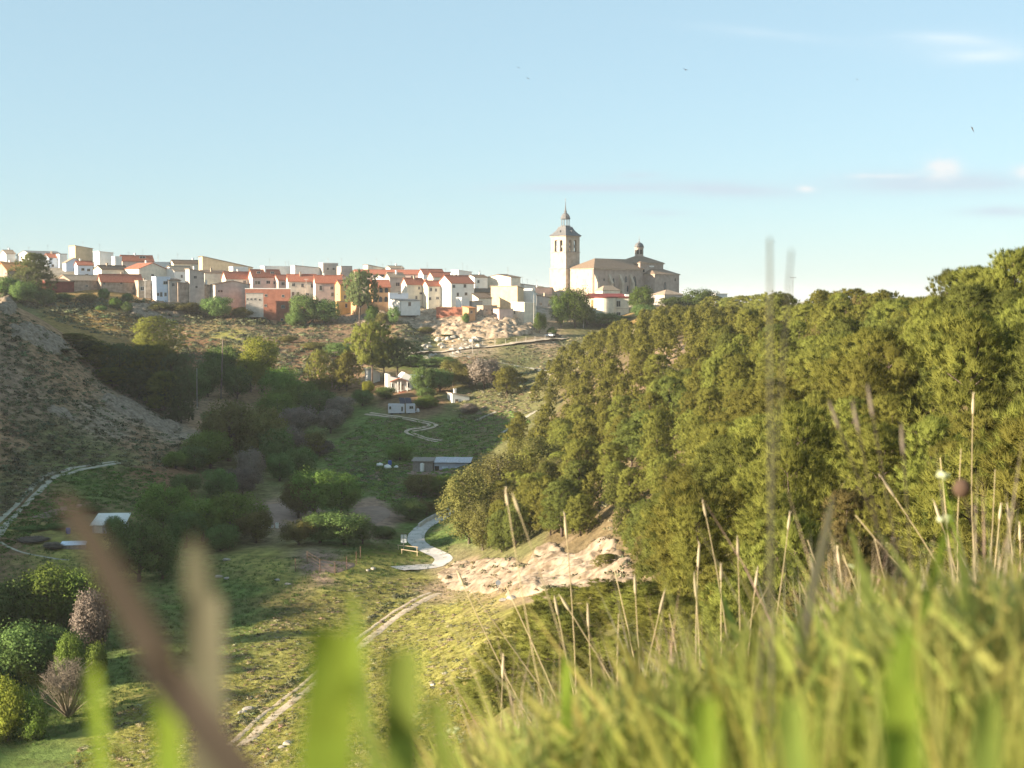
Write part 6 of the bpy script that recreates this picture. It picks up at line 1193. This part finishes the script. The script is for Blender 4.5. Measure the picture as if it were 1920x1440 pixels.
blades('dry_grass', 2600, 1.6, 5.0, 930, 2150, (.6, 1.12), (.003, .007), M_DB, 'dry straw coloured grass mixed into the green', lean=.16, cl=1.0)
blades('dry_grass', 1000, 2.2, 4.6, 960, 1640, (.95, 1.6), (.003, .006), M_DB, 'tufts of dry straw standing above the green grass', lean=.24, cl=1.0)
blades('dry_grass', 330, 1.6, 3.4, 1560, 2000, (.9, 1.45), (.003, .006), M_DB, 'dry stems above the green grass at the right', lean=.14, cl=1.0)
n_ = 2600; Yk = np.exp(rng.uniform(math.log(.9), math.log(4.2), n_)); pk = rng.uniform(880, 2150, n_); Xk = (pk - 960) / F * Yk; zk = hg(Xk, Yk); tk = -(np.interp(pk, SILX, SILY) - 560) / F * Yk
k_ = tk - zk > .1; scatter('knoll_herbs', [tuft_tpl(60 + i, 26, .36, .045, .9) for i in range(4)], np.stack([Xk, Yk, zk + (tk - zk) * rng.uniform(.4, .9, n_)], 1)[k_], .09, .26, M_GB, 'leafy green herbs growing among the near grass', zs=1.0)
M_STALK = mat_leaf('straw_stalk', (.48,.40,.25), .3, .1, .0); M_HEAD = mat_leaf('pale_seed_head', (.55,.47,.33), .3, .15, .0)
M_BRN = mat_leaf('brown_stem', (.075,.062,.052), .2, .08, .0); M_GRY = mat_leaf('grey_green_blade', (.12,.115,.08), .25, .05, .0); M_GBL = mat_leaf('fresh_green_blade', (.24,.33,.05), .5, .08, .0); M_GDK = mat_leaf('deep_green_blade', (.24,.31,.07), .5, .08, .0)
M_PUR = mat_leaf('dry_lavender_head', (.25,.21,.17), .3, .1, .0); M_WFL = mat_leaf('white_petals', (.5,.54,.36), .3, .03, .0); M_BUD = mat_leaf('dark_seed_ball', (.12,.08,.06), .1, .1, .0)
def rooted(a, b):
    """carry the line from tip b through a down to the ground"""
    v = (a - b).normalized(); p = a.copy(); n = 0
    while p.z > float(hg(p.x, p.y)) + .0 and n < 200: p = p + v * .02; n += 1
    return p
def stalk(xb, yb, xt, yt, d, head, label, r=.0016, hl=.06, hr=.005, bow=0.0, mh=None, ms=None, group='seeding grass stalks on the knoll', name='grass_stalk'):
    a, b = P(xb, yb, d), P(xt, yt, d); r0 = rooted(a, b); o = empty(name, r0, 0, label, 'grass stalk', group); L = (b - r0).length
    n = 7; pts_ = []
    for i in range(n + 1):
        t = i / n; q = r0.lerp(b, t) - r0; q.x += bow * L * (math.sin(t * math.pi * .5) * (1 - t) * 2 + 0); pts_.append(q)
    MB().tube(pts_, [r * (1.15 - .6 * i / n) for i in range(n + 1)], 5).obj('stalk', ms or M_STALK, o, smooth=True)
    if head:
        dr = (pts_[-1] - pts_[-2]).normalized(); mb = MB(); hp = [pts_[-1] - dr * hl * .9 + dr * hl * t for t in (0, .12, .3, .5, .7, .88, 1.0)]
        mb.tube(hp, [hr * q for q in (.25, .75, 1, .95, .75, .45, .1)], 7); rr = random.Random(int(xb)); 
        for k in range(26):
            t = rr.random(); p = hp[0].lerp(hp[-1], t); v = Vector((rr.gauss(0, 1), rr.gauss(0, 1), 0)).normalized() * hr * .8; e = p + v + dr * hl * .16; s_ = dr.cross(v).normalized() * hr * .35
            mb.add([p + v * .5 - s_, p + v * .5 + s_, e + v * .4], [(0, 1, 2)])
        mb.obj('seed_head', mh or M_HEAD, o, smooth=True)
    return o
ST = [  # base, tip, distance, head, label
 (1066,1210,1059,968,5.0,1,'straight tall straw stalk with a pale head before the rock face'),(1000,1180,948,920,3.0,1,'soft stalk with a fuzzy head left of the tall straight one'),(1005,1100,962,928,2.6,1,'second soft stalk beside the fuzzy headed one'),
 (1022,1300,880,1102,5.5,0,'thin bare stalk leaning far left over the sunlit slope'),(990,1320,858,1072,6.0,1,'leftmost thin stalk leaning over the sunlit slope'),(1030,1300,948,1098,5.5,0,'thin bent stalk just right of the two leaning left'),
 (944,1440,944,1230,4.5,1,'short pale stalk at the left edge of the grass'),(1345,1190,1318,940,4.6,1,'bare upright stalk left of the curved headed one'),(1388,1190,1383,1008,4.2,1,'upright stalk with a small head in the middle of the grass'),(1316,1200,1311,1022,4.6,1,'stalk with a rounded head left of the middle'),
 (1448,1150,1481,964,4.8,1,'curved stalk with a drooping pale head in the middle right'),(1575,1170,1514,1012,4.6,0,'bare stalk leaning left in the middle right'),(1745,1060,1654,897,4.2,1,'stalk leaning left with a thick pale head at the right'),(1700,1080,1604,966,3.6,0,'thick stalk bending left below the lavender stems'),
 (1842,1060,1825,742,4.6,1,'tallest stalk with a long pale head at the far right'),(1850,1040,1866,880,4.6,0,'slim bare stalk right of the tallest headed one'),(1871,1040,1877,946,4.4,1,'short stalk with a curved head near the right edge'),(1890,1060,1889,946,4.4,1,'rightmost short stalk with a pale head'),
 (1778,1000,1763,858,4.6,0,'slim stalk left of the tallest headed one'),(1806,1000,1802,842,4.4,0,'very fine stalk touching the tallest headed one'),(1770,1010,1752,942,4.2,1,'small headed stalk before the dark pine at the right'),(1110,1230,1102,1135,4.6,1,'short stalk with a slim head before the low pines'),(1130,1270,1052,1120,4.6,1,'straw stalk leaning left before the low pines'),
 (1062,1230,1040,1120,4.8,1,'pale stalk left of the straight tall one'),(1225,1240,1246,1110,4.8,1,'stalk with a slim head leaning right'),(1180,1230,1150,1060,5.0,0,'bare stalk crossing the pale rock face'),(1205,1250,1190,1080,4.8,1,'stalk with a faint head at the right foot of the rocks'),(1300,1210,1302,1080,4.4,1,'stalk in front of the near pines left of middle'),
 (1352,1200,1352,1060,4.3,1,'small curved headed stalk in the middle'),(1415,1180,1420,1070,4.2,1,'stalk with a bent tip right of the middle'),(1525,1160,1500,1090,4.0,0,'short dry stalk under the grey blade'),(1590,1140,1570,1030,4.2,1,'stalk with a pale bead at the top'),(1610,1140,1580,1040,4.1,0,'fine stalk beside the beaded one'),(1270,1230,1255,1150,4.4,0,'short fine stalk left of the middle'),(1165,1260,1160,1150,4.0,0,'short bleached stalk before the low pines'),
 (1380,1200,1445,1090,4.0,0,'short stalk crossing to the right in the middle'),(1660,1080,1640,1010,3.8,0,'short fine stalk below the lavender heads'),(1905,1080,1912,985,4.0,1,'green tipped stalk at the right edge')]
for k, (xb, yb, xt, yt, d, hd, lab) in enumerate(ST): stalk(xb, yb, xt, yt, d, hd, lab, bow=[.03, -.02, .05, 0, -.04][k % 5], hl=[.085, .06, .07][k % 3] * d / 4.6, hr=.0052 * d / 4.6, r=.0027 * d / 4.6)
def blade(px, d, label, mat, width, name='tall_grass', cat='grass', group='large blurred blades close to the lens'):
    """px: list of photo points from low to tip"""
    q = [P(x, y, d) for x, y in px]; r0 = rooted(q[0], q[1]); q = [r0] + q; c = catmull([tuple(p) for p in q], .02); o = tag(bpy.data.objects.new(name, None), label, cat, group); n = len(c); Vv = []; w = width / F * d
    bpy.data.objects.remove(o)
    for i in range(n):
        t = i / (n - 1); dr = c[min(i + 1, n - 1)] - c[max(i - 1, 0)]; sd = np.array([dr[2], 0, -dr[0]]); sd /= np.linalg.norm(sd) + 1e-9; ww = w * .5 * math.sqrt(max(0.02, 1 - max(0, (t - .8) / .2) ** 2)) * (1 - .12 * t) * (.55 + .45 * min(1, t * 3))
        Vv += [c[i] - sd * ww, c[i] + np.array([0, -ww * .08, 0]), c[i] + sd * ww]
    Fq = [(3 * i + k, 3 * i + k + 1, 3 * i + k + 4, 3 * i + k + 3) for i in range(n - 1) for k in (0, 1)]
    return tag(link(name, np_mesh(name, Vv, Fq, mat, smooth=True)), label, cat, group)
blade([(470,1470),(360,1330),(250,1150),(170,1010),(115,925)], .31, 'broad blurred brown blade leaning across the lower left', M_BRN, 76)
blade([(392,1420),(385,1250),(372,1100),(362,1010)], .33, 'blurred grey green upright blade beside the brown one', M_GRY, 80)
blade([(605,1480),(615,1380),(638,1300),(668,1250)], .30, 'widest bright green blurred blade at the bottom centre', M_GBL, 120)
blade([(752,1480),(752,1380),(760,1280),(768,1205)], .33, 'deeper green blurred blade right of the widest one', M_GDK, 84)
blade([(318,1480),(315,1400),(312,1290)], .34, 'short green blurred blade under the grey green one', M_GBL, 62)
blade([(195,1490),(188,1420),(186,1340)], .36, 'small green blurred blade at the bottom left', M_GBL, 34)
blade([(680,1290),(676,1260),(672,1236)], .45, 'dark green blurred tip behind the widest blade', M_GDK, 26)
blade([(850,1520),(838,1450),(826,1395)], .36, 'dull green blurred blade at the bottom centre', M_GDK, 46)
blade([(1695,1500),(1690,1380),(1690,1270),(1705,1170)], .36, 'bright green blurred blade at the bottom right', M_GBL, 88)
blade([(1330,1500),(1325,1400),(1335,1310)], .42, 'green blurred blade in the bottom middle right', M_GBL, 60)
blade([(1850,1500),(1850,1380),(1860,1290)], .42, 'green blurred blade near the bottom right corner', M_GDK, 60)
blade([(1500,1500),(1485,1380),(1480,1300)], .44, 'dark green blurred blade in the lower right', M_GDK, 60)
blade([(1505,1200),(1525,1100),(1545,1010),(1562,930)], 1.1, 'grey blurred blade tapering up before the near pines', M_GRY, 22)
blade([(1062,1330),(1062,1280),(1058,1225)], 1.0, 'pale yellow green blurred bud tip left of the dry grass', M_GBL, 24)
blade([(1740,1120),(1770,1010),(1790,930)], .9, 'grey green blurred stem below the white umbel', M_GBL, 14)
stalk(1447,1120,1443,446,.85,0,'tall blurred grey stem crossing the skyline', r=.0016, ms=M_GRY, name='blurred_stem', group='tall blurred stems')
stalk(1436,1120,1484,468,.85,0,'shorter blurred grey stem leaning right across the skyline', r=.0012, ms=M_GRY, name='blurred_stem', group='tall blurred stems')
for xb, yb, xt, yt, lab in ((1660,1030,1556,756,'left dry lavender stem with a leaning head'),(1655,1030,1600,760,'middle dry lavender stem with an upright head'),(1680,1030,1628,730,'right dry lavender stem with a drooping head'),(1705,1000,1690,800,'short dry lavender stem right of the other three')): stalk(xb, yb, xt, yt, 1.5, 1, lab, r=.0012, hl=.034, hr=.0022, mh=M_PUR, ms=M_BRN, name='lavender_stem', group='dry lavender stems')
o = stalk(1850,1060,1806,925,1.3,0,'dark round blurred seed ball on a bent stem at the right', r=.0012, ms=M_BRN, name='seed_ball_stem', group=None); tip = P(1804, 916, 1.3) - o.location
MB().lathe([(.001, -.009), (.006, -.007), (.009, 0), (.006, .007), (.001, .009)], (0, 0), 10).obj('seed_ball', M_BUD, o, tip, smooth=True)
def flower(xb, yb, xt, yt, d, w, label):
    o = stalk(xb, yb, xt, yt, d, 0, label, r=.0013, ms=M_GBL, name='white_flower', group='white flowers in the grass'); o['category'] = 'flower'; c = P(xt, yt, d) - o.location; rr = random.Random(int(xt)); m = MB(); R = w / F * d / 2
    for k in range(14):
        a = rr.uniform(0, 6.28); q = c + Vector((math.cos(a) * R * rr.random(), math.sin(a) * R * rr.random(), rr.uniform(-.2, .35) * R)); m.lathe([(.001, 0), (R * .28, R * .1), (R * .34, R * .25), (.001, R * .3)], (0, 0), 6); nv = len(m.v); 
        for i in range(nv - 24, nv): x, y, z = m.v[i]; m.v[i] = (x + q.x, y + q.y, z + q.z)
    m.obj('petals', M_WFL, o, smooth=True)
flower(1800,1040,1766,896,1.7,34,'white umbel flower high at the right'); flower(1800,1060,1772,976,1.9,40,'lower white umbel flower at the right'); flower(1560,1300,1546,1256,2.0,36,'round white flower low in the middle right grass'); flower(870,1440,855,1372,3.2,26,'cream flower at the left end of the grass'); flower(1640,1080,1598,1064,2.4,16,'small white flower bud in the middle right')
